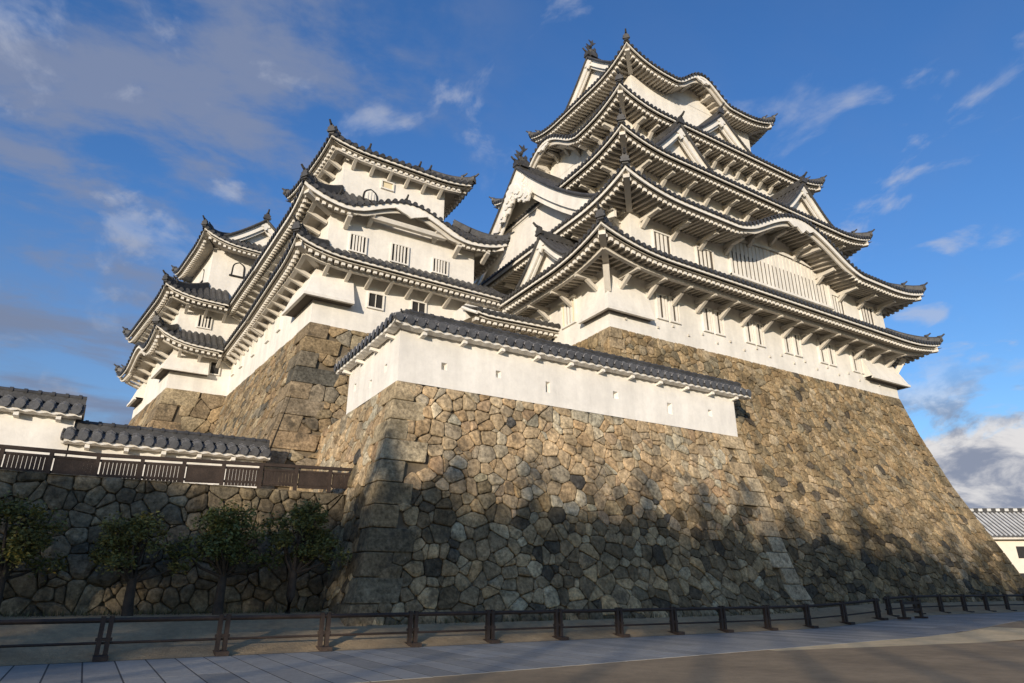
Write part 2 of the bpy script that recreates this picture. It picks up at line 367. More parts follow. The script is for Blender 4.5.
def gable(parent, c, n, w, zb, h, depth, ex=1.3, board=0.42, roll=0.38, rr=0.10, inset=0.75, pend=0.8, name='gable', carve=False, shachi=False, zlow=0.6, back0=0.0):
    """dormer or end gable: c plan point of the front edge, n outward plan normal"""
    n = Vector((n[0], n[1], 0)).normalized(); e = Vector((-n.y, n.x, 0)); c = Vector((c[0], c[1], 0))
    prof = lambda t: zb + h * max(0.0, 1 - abs(t)) ** ex
    K = 12; ts = [(-1 + i / K) for i in range(2 * K + 1)]
    P = lambda t, b, dz=0.0: c + e * (w * t) - n * b + Vector((0, 0, prof(t) + dz))
    ti = MB()
    ti.grid([[P(t, 0), P(t, depth * .5), P(t, depth)] for t in ts])
    ti.grid([[P(t, 0), P(t, 0, -.12)] for t in ts])
    nr = int(depth / roll)
    for i in range(nr):
        b = 0.25 + i * roll
        ti.tube([P(t, b, 0.02) for t in ts[:K + 1]], rr, 6, cap=True); ti.tube([P(t, b, 0.02) for t in ts[K:]], rr, 6, cap=True)
    ti.tube([P(t, 0.04, .04) for t in ts], rr * 1.25, 6)
    k = 0.0
    arc = 0.0
    for a, b in zip(ts[:-1], ts[1:]):
        arc += (P(a, 0) - P(b, 0)).length
    m = max(6, int(arc / (roll * 1.0)))
    for i in range(m + 1):                                       # short verge tiles seen end-on
        t = -1 + 2 * (i + .5) / (m + 1)
        p = P(t, -.05, .06); ti.tube([p, p - n * .22], rr * .95, 7)
    g = obj(name, ti, TI, parent)
    rb = MB(); rb.beam(P(0, -.05, .16), P(0, depth, .16), .34, .42); rb.tube([P(0, -.05, .40), P(0, depth, .40)], .12, 8)
    obj('gable_ridge', rb, TI, g)
    bo = MB()
    def band(b0, b1, o0, o1):
        # boards follow the slope, the offset measured straight down and growing near the apex
        rows = []
        for t in ts:
            kx = 1.0 + 0.25 * (1 - abs(t))
            rows.append([P(t, b1, -o0), P(t, b0, -o0), P(t, b0, -o1 * kx), P(t, b1, -o1 * kx), P(t, b1, -o0)])
        bo.grid(rows)
    band(.14, .26, .12, .12 + board)
    band(.30, .42, .16, .12 + board * 1.45)
    obj('gable_board', bo, PL, g)
    pd = MB()
    rows = [[P(t, inset, -.1), c + e * (w * t) - n * inset + Vector((0, 0, zb - zlow))] for t in ts]
    pd.grid(rows)
    rows = [[P(t, .05, -.125), P(t, inset + .02, -.125)] for t in ts]
    pd.grid(rows)
    obj('gable_wall', pd, PL, g)
    pe = MB(); z0 = prof(0) - board * .75; o = c - n * .05 + Vector((0, 0, z0))
    sh = [(-.16, .1), (-.24, -.1), (-.5, -.18), (-.62, -.42), (-.42, -.56), (-.24, -.5), (-.26, -.78), (0, -1.05), (.26, -.78), (.24, -.5), (.42, -.56), (.62, -.42), (.5, -.18), (.24, -.1), (.16, .1)]
    pe.plate([o + e * a * pend + Vector((0, 0, b * pend)) for a, b in sh], -n * .12)
    if carve:
        for ci_, (a, b, r_) in enumerate(((-.8, -.45, .40), (.8, -.45, .40), (-1.25, -.75, .32), (1.25, -.75, .32), (-.3, -.2, .46), (.3, -.2, .46), (0, -.75, .44), (-.55, -.8, .34), (.55, -.8, .34))):
            a *= .8; q = c + n * (.012 + .016 * ci_) + e * a * pend + Vector((0, 0, prof(a * pend / w) - board * 1.15 - r_ * pend - (0 if abs(a) > .5 else .05) + (b + .6) * .3)); pts = [q + e * math.cos(x) * r_ * pend * (1 + .18 * math.cos(5 * x)) + Vector((0, 0, math.sin(x) * r_ * pend * (1 + .18 * math.cos(5 * x)))) for x in [2 * math.pi * i / 20 for i in range(20)]]
            pe.plate(pts, n * .12); pe.tube([q + n * .1, q + n * .22], r_ * pend * .5, 8)
    obj('gable_pendant', pe, PL, g)
    ornament(g, P(0, -.12, .1), n, 0.95)
    if shachi: fish(g, P(0, .6, .45), -n)
    return g
def fish(parent, p, d, sc=1.0):
    """ridge-end dolphin-fish: head on the ridge, tail up"""
    d = Vector((d[0], d[1], 0)).normalized(); e = Vector((-d.y, d.x, 0)); mb = MB(); p = Vector(p)
    Q = lambda a, z: p + d * a * sc + Vector((0, 0, z * sc))
    mb.tube([Q(.55, .12), Q(.35, .22), Q(.05, .32), Q(-.2, .55), Q(-.22, .9), Q(-.05, 1.2), Q(.08, 1.45)], [x * sc for x in (.16, .27, .30, .26, .19, .12, .06)], 10)
    mb.box(p.x - .35 * sc, p.y - .35 * sc, p.z - .3 * sc, p.x + .35 * sc, p.y + .35 * sc, p.z + .14 * sc)
    mb.plate([Q(.02, 1.3) - e * .03, Q(-.32, 1.75) - e * .03, Q(-.02, 1.65) - e * .03, Q(.12, 1.95) - e * .03, Q(.2, 1.6) - e * .03, Q(.5, 1.72) - e * .03, Q(.16, 1.28) - e * .03], e * .07)
    mb.plate([Q(-.4, .4) - e * .03, Q(-.75, .75) - e * .03, Q(-.5, .8) - e * .03, Q(-.62, 1.15) - e * .03, Q(-.2, 1.05) - e * .03], e * .06)
    for sg in (-1, 1):
        a = p + e * sg * .25 * sc; f = lambda x, z: a + d * x * sc + Vector((0, 0, z * sc))
        mb.plate([f(.2, .3), f(-.15, .4), f(.05, .75), f(.25, .6)], e * sg * .06)
    obj('ridge_fish', mb, TI, parent)

# ------------------------------------------------------------------ walls and windows
def walls(parent, poly, z0, z1, name='storey_wall', m=None):
    mb = MB(); n = len(poly)
    for i in range(n):
        a, b = poly[i], poly[(i + 1) % n]
        mb.face([(a[0], a[1], z0), (b[0], b[1], z0), (b[0], b[1], z1), (a[0], a[1], z1)])
    mb.face([(p[0], p[1], z1) for p in poly])
    return obj(name, mb, m or PL, parent)
def window(parent, p, n, wd, z0, z1, bars=3, dark=False, hood=True, bw=0.1, split=False, bell=False, pos=None):
    """p plan centre on the wall, n outward normal"""
    n = Vector((n[0], n[1], 0)).normalized(); e = Vector((-n.y, n.x, 0)); c = Vector((p[0], p[1], 0)); h = wd / 2
    Q = lambda a, o, z: c + e * a + n * o + Vector((0, 0, z))
    mb = MB()
    def bx(m_, a0, a1, o0, o1, b0, b1, mm=0): m_.hexa([Q(a0, o0, b0), Q(a0, o1, b0), Q(a1, o1, b0), Q(a1, o0, b0)], [Q(a0, o0, b1), Q(a0, o1, b1), Q(a1, o1, b1), Q(a1, o0, b1)], mm)
    if bell:
        def outline(s_):
            pts = [(-h * s_ * 1.08, z0), (h * s_ * 1.08, z0)]
            for k in range(9):
                a = math.pi * k / 8
                pts.append((h * s_ * math.cos(a) * (1 if k not in (0, 8) else 1), z1 - h * 1.0 + math.sin(a) * h * s_ * 0.95 + (0.12 * h if k == 4 else 0)))
            return pts
        mb.plate([Q(a, .0, b) for a, b in outline(1.22)], n * .07, 1)
        mb.plate([Q(a, .01, b) for a, b in outline(0.92)], n * .075, 0)
        bx(mb, -h * 1.6, h * 1.6, 0, .16, z0 - .1, z0, 1)
        o = obj('window', mb, [PL, DK], parent)
    else:
        bx(mb, -h, h, .005, .02, z0, z1, 1)
        f = .09
        bx(mb, -h - f, -h, 0, .12, z0 - f, z1 + f); bx(mb, h, h + f, 0, .12, z0 - f, z1 + f)
        bx(mb, -h, h, 0, .12, z1, z1 + f); bx(mb, -h, h, 0, .12, z0 - f, z0)
        if hood: bx(mb, -h - .2, h + .2, 0, .26, z1 + f + .002, z1 + f + .1)
        o = obj('window', mb, [PL, (SLT if dark == 'slit' else DK) if dark else CR], parent)
    b = MB()
    for i in range(bars):
        a = pos[i] if pos else -h + wd * (i + 1) / (bars + 1)
        top = z1 if not bell else z1 - .12 - abs(a) * .3
        bx(b, a - bw / 2, a + bw / 2, .03 if not bell else .08, (.05 if dark == 'slit' else .10) if not bell else .13, z0, top)
    obj('window_bars', b, PL, o)
    if split:      # dark slits beside the bars
        b = MB()
        for i in range(bars - 1):
            a = -h + wd * (i + 1.5) / (bars + 1); bx(b, a - .085, a + .085, .021, .028, z0 + .06, z1 - .06)
        obj('window_slits', b, SLT, o)
    return o
def stone_drop(parent, path, zt, zb, out, slit=0.10):
    """flared stone-dropping box along a wall path (list of plan points, outward to the right of travel)"""
    mb = MB(); dk = MB(); P = [V2(*p) for p in path]
    offs = []
    for i, p in enumerate(P):
        ns = []
        if i > 0: d = (P[i] - P[i - 1]).normalized(); ns.append(V2(d.y, -d.x))
        if i < len(P) - 1: d = (P[i + 1] - P[i]).normalized(); ns.append(V2(d.y, -d.x))
        nn = ns[0] if len(ns) == 1 else (ns[0] + ns[1]) / (1 + ns[0].dot(ns[1]))
        offs.append(nn)
    T = [Vector((p.x, p.y, zt)) + Vector((o.x, o.y, 0)) * .02 for p, o in zip(P, offs)]
    Bm = [Vector((p.x, p.y, zb)) + Vector((o.x, o.y, 0)) * out for p, o in zip(P, offs)]
    Bl = [b - Vector((0, 0, .16)) for b in Bm]
    Bo = [Vector((p.x, p.y, zb - .002)) + Vector((o.x, o.y, 0)) * (out + .06) for p, o in zip(P, offs)]
    Bo2 = [b - Vector((0, 0, .17)) for b in Bo]
    Bi = [Vector((p.x, p.y, zb - .17)) + Vector((o.x, o.y, 0)) * (out - .12) for p, o in zip(P, offs)]
    W = [Vector((p.x, p.y, zb - .12)) for p in P]
    mb.grid([T, Bm]); mb.grid([Bm, Bo, Bo2, Bi])
    dk.grid([[b + Vector((0, 0, .05)) for b in Bi], W])
    for k in (0, -1): mb.face([T[k], Bm[k], Vector((P[k].x, P[k].y, zb))]); mb.face([Bm[k], Bo[k], Bo2[k], Bi[k]])
    o = obj('stone_drop_box', mb, PL, parent); obj('drop_slit', dk, SLT, o)
    return o

# ------------------------------------------------------------------ stone ramparts
def clip(poly, a, b, c):
    """keep a*x+b*y<=c"""
    r = []
    for i in range(len(poly)):
        p, q = poly[i], poly[(i + 1) % len(poly)]
        fp, fq = a * p[0] + b * p[1] - c, a * q[0] + b * q[1] - c
        if fp <= 0: r.append(p)
        if (fp < 0 < fq) or (fq < 0 < fp):
            t = fp / (fp - fq); r.append((p[0] + (q[0] - p[0]) * t, p[1] + (q[1] - p[1]) * t))
    return r
def cells(W, z0, z1, sw, sh, rg, drop=0.16, jit=0.42):
    """uneven power-diagram cells: boulders, ordinary stones and small fillers"""
    H = z1 - z0; nr = max(2, int(round(H / sh))); rows = []
    for j in range(nr):
        n = max(2, int(W / sw)); o = rg.random() * .6; r = []
        for i in range(n + 1):
            if rg.random() < drop: continue
            x, z = (i + o + rg.uniform(-jit, jit)) * W / n, z0 + (j + .5 + rg.uniform(-jit, jit) * .8) * H / nr
            r.append((x, z, (sh * rg.choice((0, .25, .4, .55, .7))) ** 2))
            if rg.random() < .22: r.append((x + rg.uniform(.35, .6) * sw, z + rg.uniform(-.6, .6) * sh, 0))
        rows.append(r)
    for j, row in enumerate(rows):
        nb = [p for k in range(max(0, j - 3), min(nr, j + 4)) for p in rows[k]]
        for p in row:
            poly = [(0, z0), (W, z0), (W, z1), (0, z1)]
            nn = sorted((q for q in nb if q is not p and abs(q[0] - p[0]) < sw * 4), key=lambda q: (q[0] - p[0]) ** 2 + (q[1] - p[1]) ** 2)[:24]
            for q in nn:
                a, b = q[0] - p[0], q[1] - p[1]
                poly = clip(poly, a, b, (q[0] ** 2 + q[1] ** 2 - p[0] ** 2 - p[1] ** 2 + p[2] - q[2]) / 2)
                if len(poly) < 3: break
            if len(poly) >= 3: yield poly
def rampart_face(mb, gp, P0, P1, zt, zb, dfun, L, Rr, sw, sh, pal, seed, gap=0.007, bulge=0.10, edge=0.0, round_=0.17, drop=0.16, qL=0, qR=0):
    """stones of one battered face; L/Rr: True = outer corner (face widens with the batter), else a fixed extension"""
    rg = random.Random(seed); mb.marks = getattr(mb, 'marks', []) + [(len(mb.v), len(mb.f))]
    P0, P1 = V2(*P0), V2(*P1); Wd = (P1 - P0).length; e = (P1 - P0) / Wd; no = V2(e.y, -e.x)
    def pt(u, z, off):
        d = dfun(z); lo = -d if L is True else -L; hi = Wd + (d if Rr is True else Rr)
        s = lerp(lo, hi, u / Wd); p = P0 + e * s + no * (d + off)
        return Vector((p.x, p.y, z))
    nz = max(6, int((zt - zb) / 0.8))
    gp.grid([[pt(Wd * i / 6, lerp(zb, zt, k / nz), -0.13) for i in range(7)] for k in range(nz + 1)])
    for poly in cells(Wd, zb, zt, sw, sh, rg, drop):
        cx = sum(p[0] for p in poly) / len(poly); cz = sum(p[1] for p in poly) / len(poly)
        rad = max(.08, min(math.hypot(p[0] - cx, p[1] - cz) for p in poly))
        g = gap * rg.uniform(.4, 1.8); k = max(0.6, 1 - g / rad)
        poly = [(cx + (x - cx) * k, cz + (z - cz) * k) for x, z in poly]
        # cut the corners, and split long edges so that the outline is uneven
        out_ = []
        for i in range(len(poly)):
            a, b = poly[i], poly[(i + 1) % len(poly)]
            ln = math.hypot(b[0] - a[0], b[1] - a[1])
            if ln < 0.03: continue
            c_ = min(round_, .12 / ln)
            out_.append(lerp(Vector(a), Vector(b), c_))
            if ln > .45: m_ = lerp(Vector(a), Vector(b), rg.uniform(.4, .6)); out_.append(m_ + (Vector((cx, cz)) - m_) * rg.uniform(0, .09))
            out_.append(lerp(Vector(a), Vector(b), 1 - c_))
        if len(out_) < 4: continue
        d_ = dfun(cz); s_ = lerp(-d_ if L is True else -L, Wd + (d_ if Rr is True else Rr), cx / Wd)
        if (qL and s_ + d_ < qL(cz) - .12) or (qR and Wd + d_ - s_ < qR(cz) - .12): continue
        ta, tb = rg.uniform(-.045, .045), rg.uniform(-.06, .045); pr = rg.uniform(-.02, .025); bl = bulge * rg.uniform(.25, 1.2)
        col = pal(rg, P0 + e * cx, cz)
        def ring(kk, off): return [pt(cx + (x - cx) * kk, cz + (z - cz) * kk, pr + off + ((x - cx) * ta + (z - cz) * tb) * kk) for x, z in out_]
        r0, r1, r2, r3 = ring(1, -.11), ring(1, -.016), ring(.90, bl * .45), ring(.55, bl * .9 + rg.uniform(-.02, .02))
        i0 = len(mb.v); n = len(out_)
        for r in (r0, r1, r2, r3): mb.v.extend(tuple(q) for q in r)
        mb.v.append(tuple(pt(cx, cz, pr + bl)))
        for a in range(3):
            for b in range(n):
                mb.f.append((i0 + a * n + b, i0 + a * n + (b + 1) % n, i0 + (a + 1) * n + (b + 1) % n, i0 + (a + 1) * n + b)); mb.c.append(col); mb.m.append(0)
        for b in range(n):
            mb.f.append((i0 + 3 * n + b, i0 + 3 * n + (b + 1) % n, i0 + 4 * n)); mb.c.append(col); mb.m.append(0)
def facing(mb, parent):
    mk = mb.marks + [(len(mb.v), len(mb.f))]
    for (v0, f0), (v1, f1) in zip(mk[:-1], mk[1:]):
        p = MB(); p.v = mb.v[v0:v1]; p.f = [tuple(k - v0 for k in f) for f in mb.f[f0:f1]]; p.c = mb.c[f0:f1]; p.m = mb.m[f0:f1]; obj('stone_facing', p, ST, parent)
def plan_quoins(zt, zb, seed, h=0.72, la=1.55, lb=0.85):
    rg = random.Random(seed); n = int((zt - zb) / h); r = []
    for k in range(n):
        A, B = (la, lb) if k % 2 else (lb, la)
        r.append((zb + (zt - zb) * k / n, zb + (zt - zb) * (k + 1) / n, A * rg.uniform(.8, 1.2), B * rg.uniform(.8, 1.2)))
    return r
def qlen(plan, which): return lambda z: next((q[2 + which] for q in plan if q[0] <= z < q[1]), 0)
def quoins(parent, P, ea, eb, plan, dfun, pal, seed, out=0.08):
    """long-and-short corner blocks; ea/eb unit plan vectors running along the two faces away from the corner"""
    rg = random.Random(seed); mb = MB(); ea, eb = Vector((*ea, 0)), Vector((*eb, 0)); P = Vector((P[0], P[1], 0))
    for z0, z1, A, B in plan:
        z0, z1 = z0 + .010, z1 - .010; o = out + rg.uniform(-.012, .012)
        def cor(z): d = dfun(z) + o; return P - ea * d - eb * d + Vector((0, 0, z))
        f = lambda c_: [c_, c_ + ea * A, c_ + ea * A + eb * B, c_ + eb * B]
        mb.hexa(f(cor(z0)), f(cor(z1)), 0, pal(rg, V2(P.x, P.y), z0))
    o = obj('corner_stones', mb, ST, parent)
    bv = o.modifiers.new('bevel', 'BEVEL'); bv.width = .045; bv.segments = 2
    return o
def interp(tab):
    tab = sorted(tab)
    def f(z):
        if z <= tab[0][0]: return tab[0][1] + (tab[0][0] - z) * (tab[0][1] - tab[1][1]) / (tab[1][0] - tab[0][0])
        for a, b in zip(tab[:-1], tab[1:]):
            if z <= b[0]: return lerp(a[1], b[1], (z - a[0]) / (b[0] - a[0]))
        return tab[-1][1]
    return f
def vary(rg, c, v=.16):
    f = rg.uniform(1 - v, 1 + v); k = rg.uniform(-.05, .05); return tuple(max(.01, x * f * (1 + k * j)) for x, j in zip(c, (1, 0, -1)))
def pick(rg, table):
    t = rg.random() * sum(a for a, _ in table)
    for a, c in table:
        t -= a
        if t <= 0: return vary(rg, c)
    return vary(rg, table[-1][1])
S_ = 1.068
k14 = lambda z: 1.5 + (z - 1.6) * S_
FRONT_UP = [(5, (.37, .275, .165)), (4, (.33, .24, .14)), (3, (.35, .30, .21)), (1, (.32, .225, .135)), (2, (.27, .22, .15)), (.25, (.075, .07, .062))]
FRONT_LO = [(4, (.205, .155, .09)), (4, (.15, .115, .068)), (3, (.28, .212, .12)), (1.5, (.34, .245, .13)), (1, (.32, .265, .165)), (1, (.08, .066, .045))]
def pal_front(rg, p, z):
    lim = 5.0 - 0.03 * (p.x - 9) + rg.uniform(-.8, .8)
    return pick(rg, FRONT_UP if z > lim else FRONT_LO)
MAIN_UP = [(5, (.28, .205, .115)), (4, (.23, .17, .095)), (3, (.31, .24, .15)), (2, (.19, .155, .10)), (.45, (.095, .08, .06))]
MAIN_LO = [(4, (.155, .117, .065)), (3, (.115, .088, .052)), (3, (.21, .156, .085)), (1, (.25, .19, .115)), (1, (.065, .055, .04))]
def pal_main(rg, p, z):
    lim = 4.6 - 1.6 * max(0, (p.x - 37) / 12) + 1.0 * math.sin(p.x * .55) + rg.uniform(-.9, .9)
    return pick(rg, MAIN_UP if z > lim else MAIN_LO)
KEEP = [(4, (.27, .20, .115)), (4, (.225, .165, .10)), (3, (.20, .165, .115)), (2, (.30, .235, .145)), (.7, (.10, .09, .07))]
pal_keep = lambda rg, p, z: pick(rg, KEEP)
LOWW = [(4, (.155, .122, .078)), (4, (.122, .098, .064)), (3, (.18, .144, .09)), (1.5, (.23, .18, .11)), (1, (.09, .072, .045))]
pal_low = lambda rg, p, z: pick(rg, LOWW)

# ------------------------------------------------------------------ ground
def gz(x, y):
    t = min(1, max(0, (x - 25) / 11)); return 0.36 * t * t * (3 - 2 * t)
def sheet(name, xs, ys, z, m, zf=None):
    mb = MB(); mb.grid([[(x, y, z + (zf or gz)(x, y)) for x in xs] for y in ys]); return obj(name, mb, m, kind='structure')
def span(a, b, n): return [a + (b - a) * i / n for i in range(n + 1)]
xs = [-1500, -400, -120, -40] + span(-20, 80, 50) + [140, 400, 1500]
sheet('ground', xs, [-1500, -300, -60] + span(-20, 60, 20) + [200, 600, 1500], -0.014, EA)
pv = MB(); rg = random.Random(5)
x = -14.0
while x < 75:
    wd = 0.62; ye = 12.3 + 0.07 * max(0, x - 5)
    ye = min(ye, 17.0)
    y = 18.75 + 0.01
    while y > ye + .01:
        ln = rg.uniform(3.2, 5.0); y0 = max(y - ln, ye); g = rg.uniform(.78, 1.16); c = (.285 * g, .27 * g, .235 * g)
        x0, x1 = x + .016, x + wd - .016; yy0, yy1 = y0 + .008, y - .008
        if yy1 - yy0 > .15:
            q = [(x0, yy0), (x1, yy0), (x1, yy1), (x0, yy1)]; dz = rg.uniform(-.004, .004)
            pv.hexa([(a, b, gz(a, b) - .05) for a, b in q], [(a, b, gz(a, b) - .0072) for a, b in q], 0, c)
        y = y0
    x += wd
o = obj('pavement', pv, PV, kind='structure')
sunlit_sand_m = mat('sunlit_sand', (0.60, 0.45, 0.25), .95, .2, .8, .5, 12, fine=.12)  # pale sandy wedge, brightened in its colour to stand for a sunlit patch
mb = MB(); mb.grid([[(a, b_, gz(a, b_) - .0105) for a, b_ in ((x_, lerp(lo, hi, k / 4)) for k in range(5))] for x_, lo, hi in ((16, 12.7, 13.0), (20, 12.0, 13.3), (24, 11.3, 13.55), (28, 10.7, 13.8), (34, 10.0, 14.2), (44, 9.6, 15.0), (60, 9, 16))]); obj('path', mb, sunlit_sand_m, kind='structure')
mb = MB(); mb.grid([[(x_, lerp(12.34 + .07 * max(0, x_ - 5), 18.9, k / 6), gz(x_, 15) - .0085) for k in range(7)] for x_ in span(-14, 75, 90)]); obj('path', mb, mat('grout', (0.045, 0.045, 0.045), .95, .2, 3), kind='structure')
def bank(x, y):
    t = min(1, max(0, (y - 18.8) / 3.4)); return gz(x, y) * (1 - .3 * t) + .80 * t
sheet('bank', span(-40, 75, 60), [18.72] + span(18.9, 22.4, 8) + [26, 30, 34], 0.0, BA, bank)

# ------------------------------------------------------------------ main keep and its stone base
dm = interp([(k14(z), d * S_) for z, d in ((14.04, 0), (13.26, .16), (12.19, .37), (10.86, .66), (9.42, 1.05), (7.96, 1.41), (6.6, 1.86), (5.28, 2.3), (3.94, 2.79), (2.34, 3.29), (0.2, 3.85))])
KX0, KX1, KY0, KY1, KZ = 21.5, 48.95, 25.1, 46.1, 14.76
b = thing('stone_rampart', 'tall curved stone base flaring out under the largest keep tower', 'stone base', (35, 35, 0))
st, gp = MB(), MB()
qa, qb = plan_quoins(KZ, 6.0, 24, .66, 1.2, .75), plan_quoins(KZ, .2, 25, .7, 1.6, .9)
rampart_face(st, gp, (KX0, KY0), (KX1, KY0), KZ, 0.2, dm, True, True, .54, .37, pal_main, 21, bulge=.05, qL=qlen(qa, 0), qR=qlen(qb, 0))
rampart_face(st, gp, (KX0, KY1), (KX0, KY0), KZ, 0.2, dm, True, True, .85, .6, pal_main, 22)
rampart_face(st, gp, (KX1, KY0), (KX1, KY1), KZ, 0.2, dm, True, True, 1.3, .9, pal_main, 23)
facing(st, b); obj('stone_core', gp, GP, b)
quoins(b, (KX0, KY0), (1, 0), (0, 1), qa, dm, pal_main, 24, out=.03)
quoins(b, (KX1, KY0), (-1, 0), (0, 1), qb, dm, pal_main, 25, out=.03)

K = thing('main_keep', 'largest white castle keep of five stacked curved roofs on the right', 'castle keep', (35.2, 35.6, KZ))
W1, W2, W3, W4, W6 = rect(KX0, KY0, KX1, KY1), rect(23.4, 25.0, 49.0, 46.15), rect(24.9, 26.6, 47.1, 44.6), rect(26.7, 28.4, 45.6, 42.8), rect(29.4, 30.1, 43.1, 40.6)
walls(K, W1, KZ - .05, 18.5); walls(K, W2, 19.0, 22.75); walls(K, W3, 24.6, 27.85); walls(K, W4, 29.4, 33.3); walls(K, W6, 34.8, 40.0)
E_ = .32
s1 = ring_sides(rect(19.05, 22.5, 51.45, 48.7), W2, W1, [18.12 + E_, 17.92 + E_, 18.0 + E_, 18.2 + E_], 19.95, [.86, .6, .8, .5], 5.5)
r1 = roof(K, s1, hips=[(s1[0], 'A'), (s1[0], 'B')])
brackets(r1, s1[0], 2.05, 'big'); eave_beam(r1, s1[0], .42, .10); corner_beam(r1, s1[0]); corner_beam(r1, s1[0], 'B')
brackets(r1, s1[3], 2.3, 'big'); eave_beam(r1, s1[3], .42, .10)
s2 = ring_sides(rect(21.1, 22.6, 51.05, 48.5), W3, W2, [22.38 + E_, 22.0 + E_, 22.1 + E_, 22.6 + E_], 25.3, [.86, .75, .8, .6], 5.0, {'S': (15.5, 6.6, 2.45)})
r2 = roof(K, s2, hips=[(s2[0], 'A'), (s2[0], 'B')], fas=.18)
brackets(r2, s2[0], 2.3, 'arm'); corner_beam(r2, s2[0], post=False); corner_beam(r2, s2[0], 'B', post=False); brackets(r2, s2[3], 2.6, 'arm')
s3 = ring_sides(rect(22.9, 24.6, 49.05, 46.6), W4, W3, [27.45 + E_, 27.1 + E_, 27.2 + E_, 27.5 + E_], 30.1, [.75, .75, .7, .6], 4.5)
r3 = roof(K, s3, hips=[(s3[0], 'A'), (s3[0], 'B')])
brackets(r3, s3[0], 2.1, 'arm'); corner_beam(r3, s3[0], post=False); corner_beam(r3, s3[0], 'B', post=False); brackets(r3, s3[3], 2.3, 'arm')
s4 = ring_sides(rect(24.86, 26.6, 47.3, 44.0), W6, W4, [32.9 + E_, 32.85 + E_, 32.8 + E_, 32.7 + E_], 35.2, [.95, .75, .7, .9], 4.5, {'W': (8.0, 4.4, 2.3)})
r4 = roof(K, s4, hips=[(s4[0], 'A'), (s4[0], 'B'), (s4[3], 'A')])
brackets(r4, s4[0], 1.35, 'arm'); corner_beam(r4, s4[0], post=False); corner_beam(r4, s4[0], 'B', post=False); brackets(r4, s4[3], 1.35, 'arm')
W7 = rect(30.0, 31.0, 42.6, 39.6)
s5 = ring_sides(rect(27.66, 28.5, 44.83, 42.1), W7, W6, [39.45 + E_, 39.35 + E_, 39.4 + E_, 39.7 + E_], 41.9, [1.2, 1.0, 1.0, 1.0], 4.5, {'S': (8.4, 3.2, 1.85)})
r5 = roof(K, s5, hips=[(s5[0], 'A'), (s5[0], 'B'), (s5[3], 'A')])
corner_beam(r5, s5[0], post=False); corner_beam(r5, s5[0], 'B', post=False)
gable(K, (29.35, 35.3), (-1, 0), 4.4, 41.7, 4.0, 7.0, 1.25, board=.5, shachi=True)
gable(K, (43.25, 35.3), (1, 0), 4.4, 41.7, 4.0, 7.0, 1.25, board=.5, shachi=True)
cap(r5, W7, 41.9)
# dormer gables
gable(K, (22.0, 35.45), (-1, 0), 10.4, 23.3, 8.1, 5.0, 1.32, board=.95, inset=1.1, pend=1.7, carve=True, shachi=True, zlow=1.0)
gable(K, (51.0 - .9, 35.45), (1, 0), 10.4, 23.3, 8.1, 5.0, 1.32, board=.95, inset=1.1, pend=1.7, zlow=1.0)
gable(K, (29.05, 25.35), (0, -1), 2.95, 28.35, 3.0, 3.2, 1.22, pend=.75, zlow=.4)
gable(K, (42.3, 25.35), (0, -1), 2.95, 28.3, 3.0, 3.2, 1.22, pend=.75, zlow=.4)
gable(K, (36.05, 27.3), (0, -1), 3.4, 33.9, 2.75, 3.2, 1.22, pend=.75, zlow=.4)
gable(K, (19.85, 29.3), (-1, 0), 2.7, 19.35, 2.45, 3.8, 1.25, board=.4, pend=.75, zlow=.4)
# infill and lattice under the wavy gables
def kara_fill(parent, s, dep, q0, q1, zlow, name='gable_wall', n=24):
    mb = MB(); mb.grid([[s.P(q, dep, zlow), s.P(q, dep, s.zs(q, dep) + .06)] for q in [lerp(q0, q1, i / n) for i in range(n + 1)]]); return obj(name, mb, PL, parent)
kara_fill(r2, s2[0], 2.38, 8.6, 22.4, 22.3); kara_fill(r4, s4[3], 1.82, 3.4, 12.6, 32.8); kara_fill(r5, s5[0], 1.58, 5.0, 11.8, 39.5)
for (s, q, r_, pn) in ((s2[0], 15.5, r2, 1.0), (s5[0], 8.4, r5, .6), (s4[3], 8.0, r4, .6)):
    mb = MB(); o = s.P(q, .02, s.ez(q) - .55); ee = Vector((s.e.x, s.e.y, 0)); nn = Vector((s.n.x, s.n.y, 0))
    sh = [(-.9, .1), (-1.3, -.1), (-.8, -.34), (-.45, -.22), (-.2, -.45), (0, -.6), (.2, -.45), (.45, -.22), (.8, -.34), (1.3, -.1), (.9, .1)]
    mb.plate([o + ee * a * pn + Vector((0, 0, b_ * pn)) for a, b_ in sh], nn * .12); obj('gable_pendant', mb, PL, r_)
    for dd in (-.62, .62):
        mb = MB()
        qq = q + dd * s.kara[1] * .62
        mb.beam(s.P(qq, .5, s.zs(qq, .5) - .22), s.P(qq, s.wA, s.zs(qq, s.wA) - .3), .3, .34)
        obj('eave_beam', mb, PB, r_)
# big lattice window
lat = MB(); dkm = MB(); x0, x1 = 31.9, 42.1
ltop = lambda x: 22.9 + .5 * (1 - ((x - 36.9) / 5.2) ** 2)
dkm.grid([[(x, 24.985, 20.55), (x, 24.985, ltop(x))] for x in span(x0, x1, 12)])
x = x0
while x < x1:
    lat.box(x - .135, 24.945, 20.55, x + .135, 24.975, ltop(x)); x += .40
for a, b_ in ((x0 - .2, x0), (x1, x1 + .2)): lat.box(a, 24.84, 20.4, b_, 24.99, 22.9)
lw = obj('lattice_window', dkm, SLT, K); obj('window_bars', lat, PL, lw)
ft = MB(); ft.grid([[(x, 24.83, ltop(x)), (x, 24.83, ltop(x) + .22), (x, 24.99, ltop(x) + .22)] for x in span(x0 - .2, x1 + .2, 14)]); ft.box(x0 - .2, 24.82, 20.38, x1 + .2, 24.99, 20.55)
obj('window_frame', ft, PL, lw)
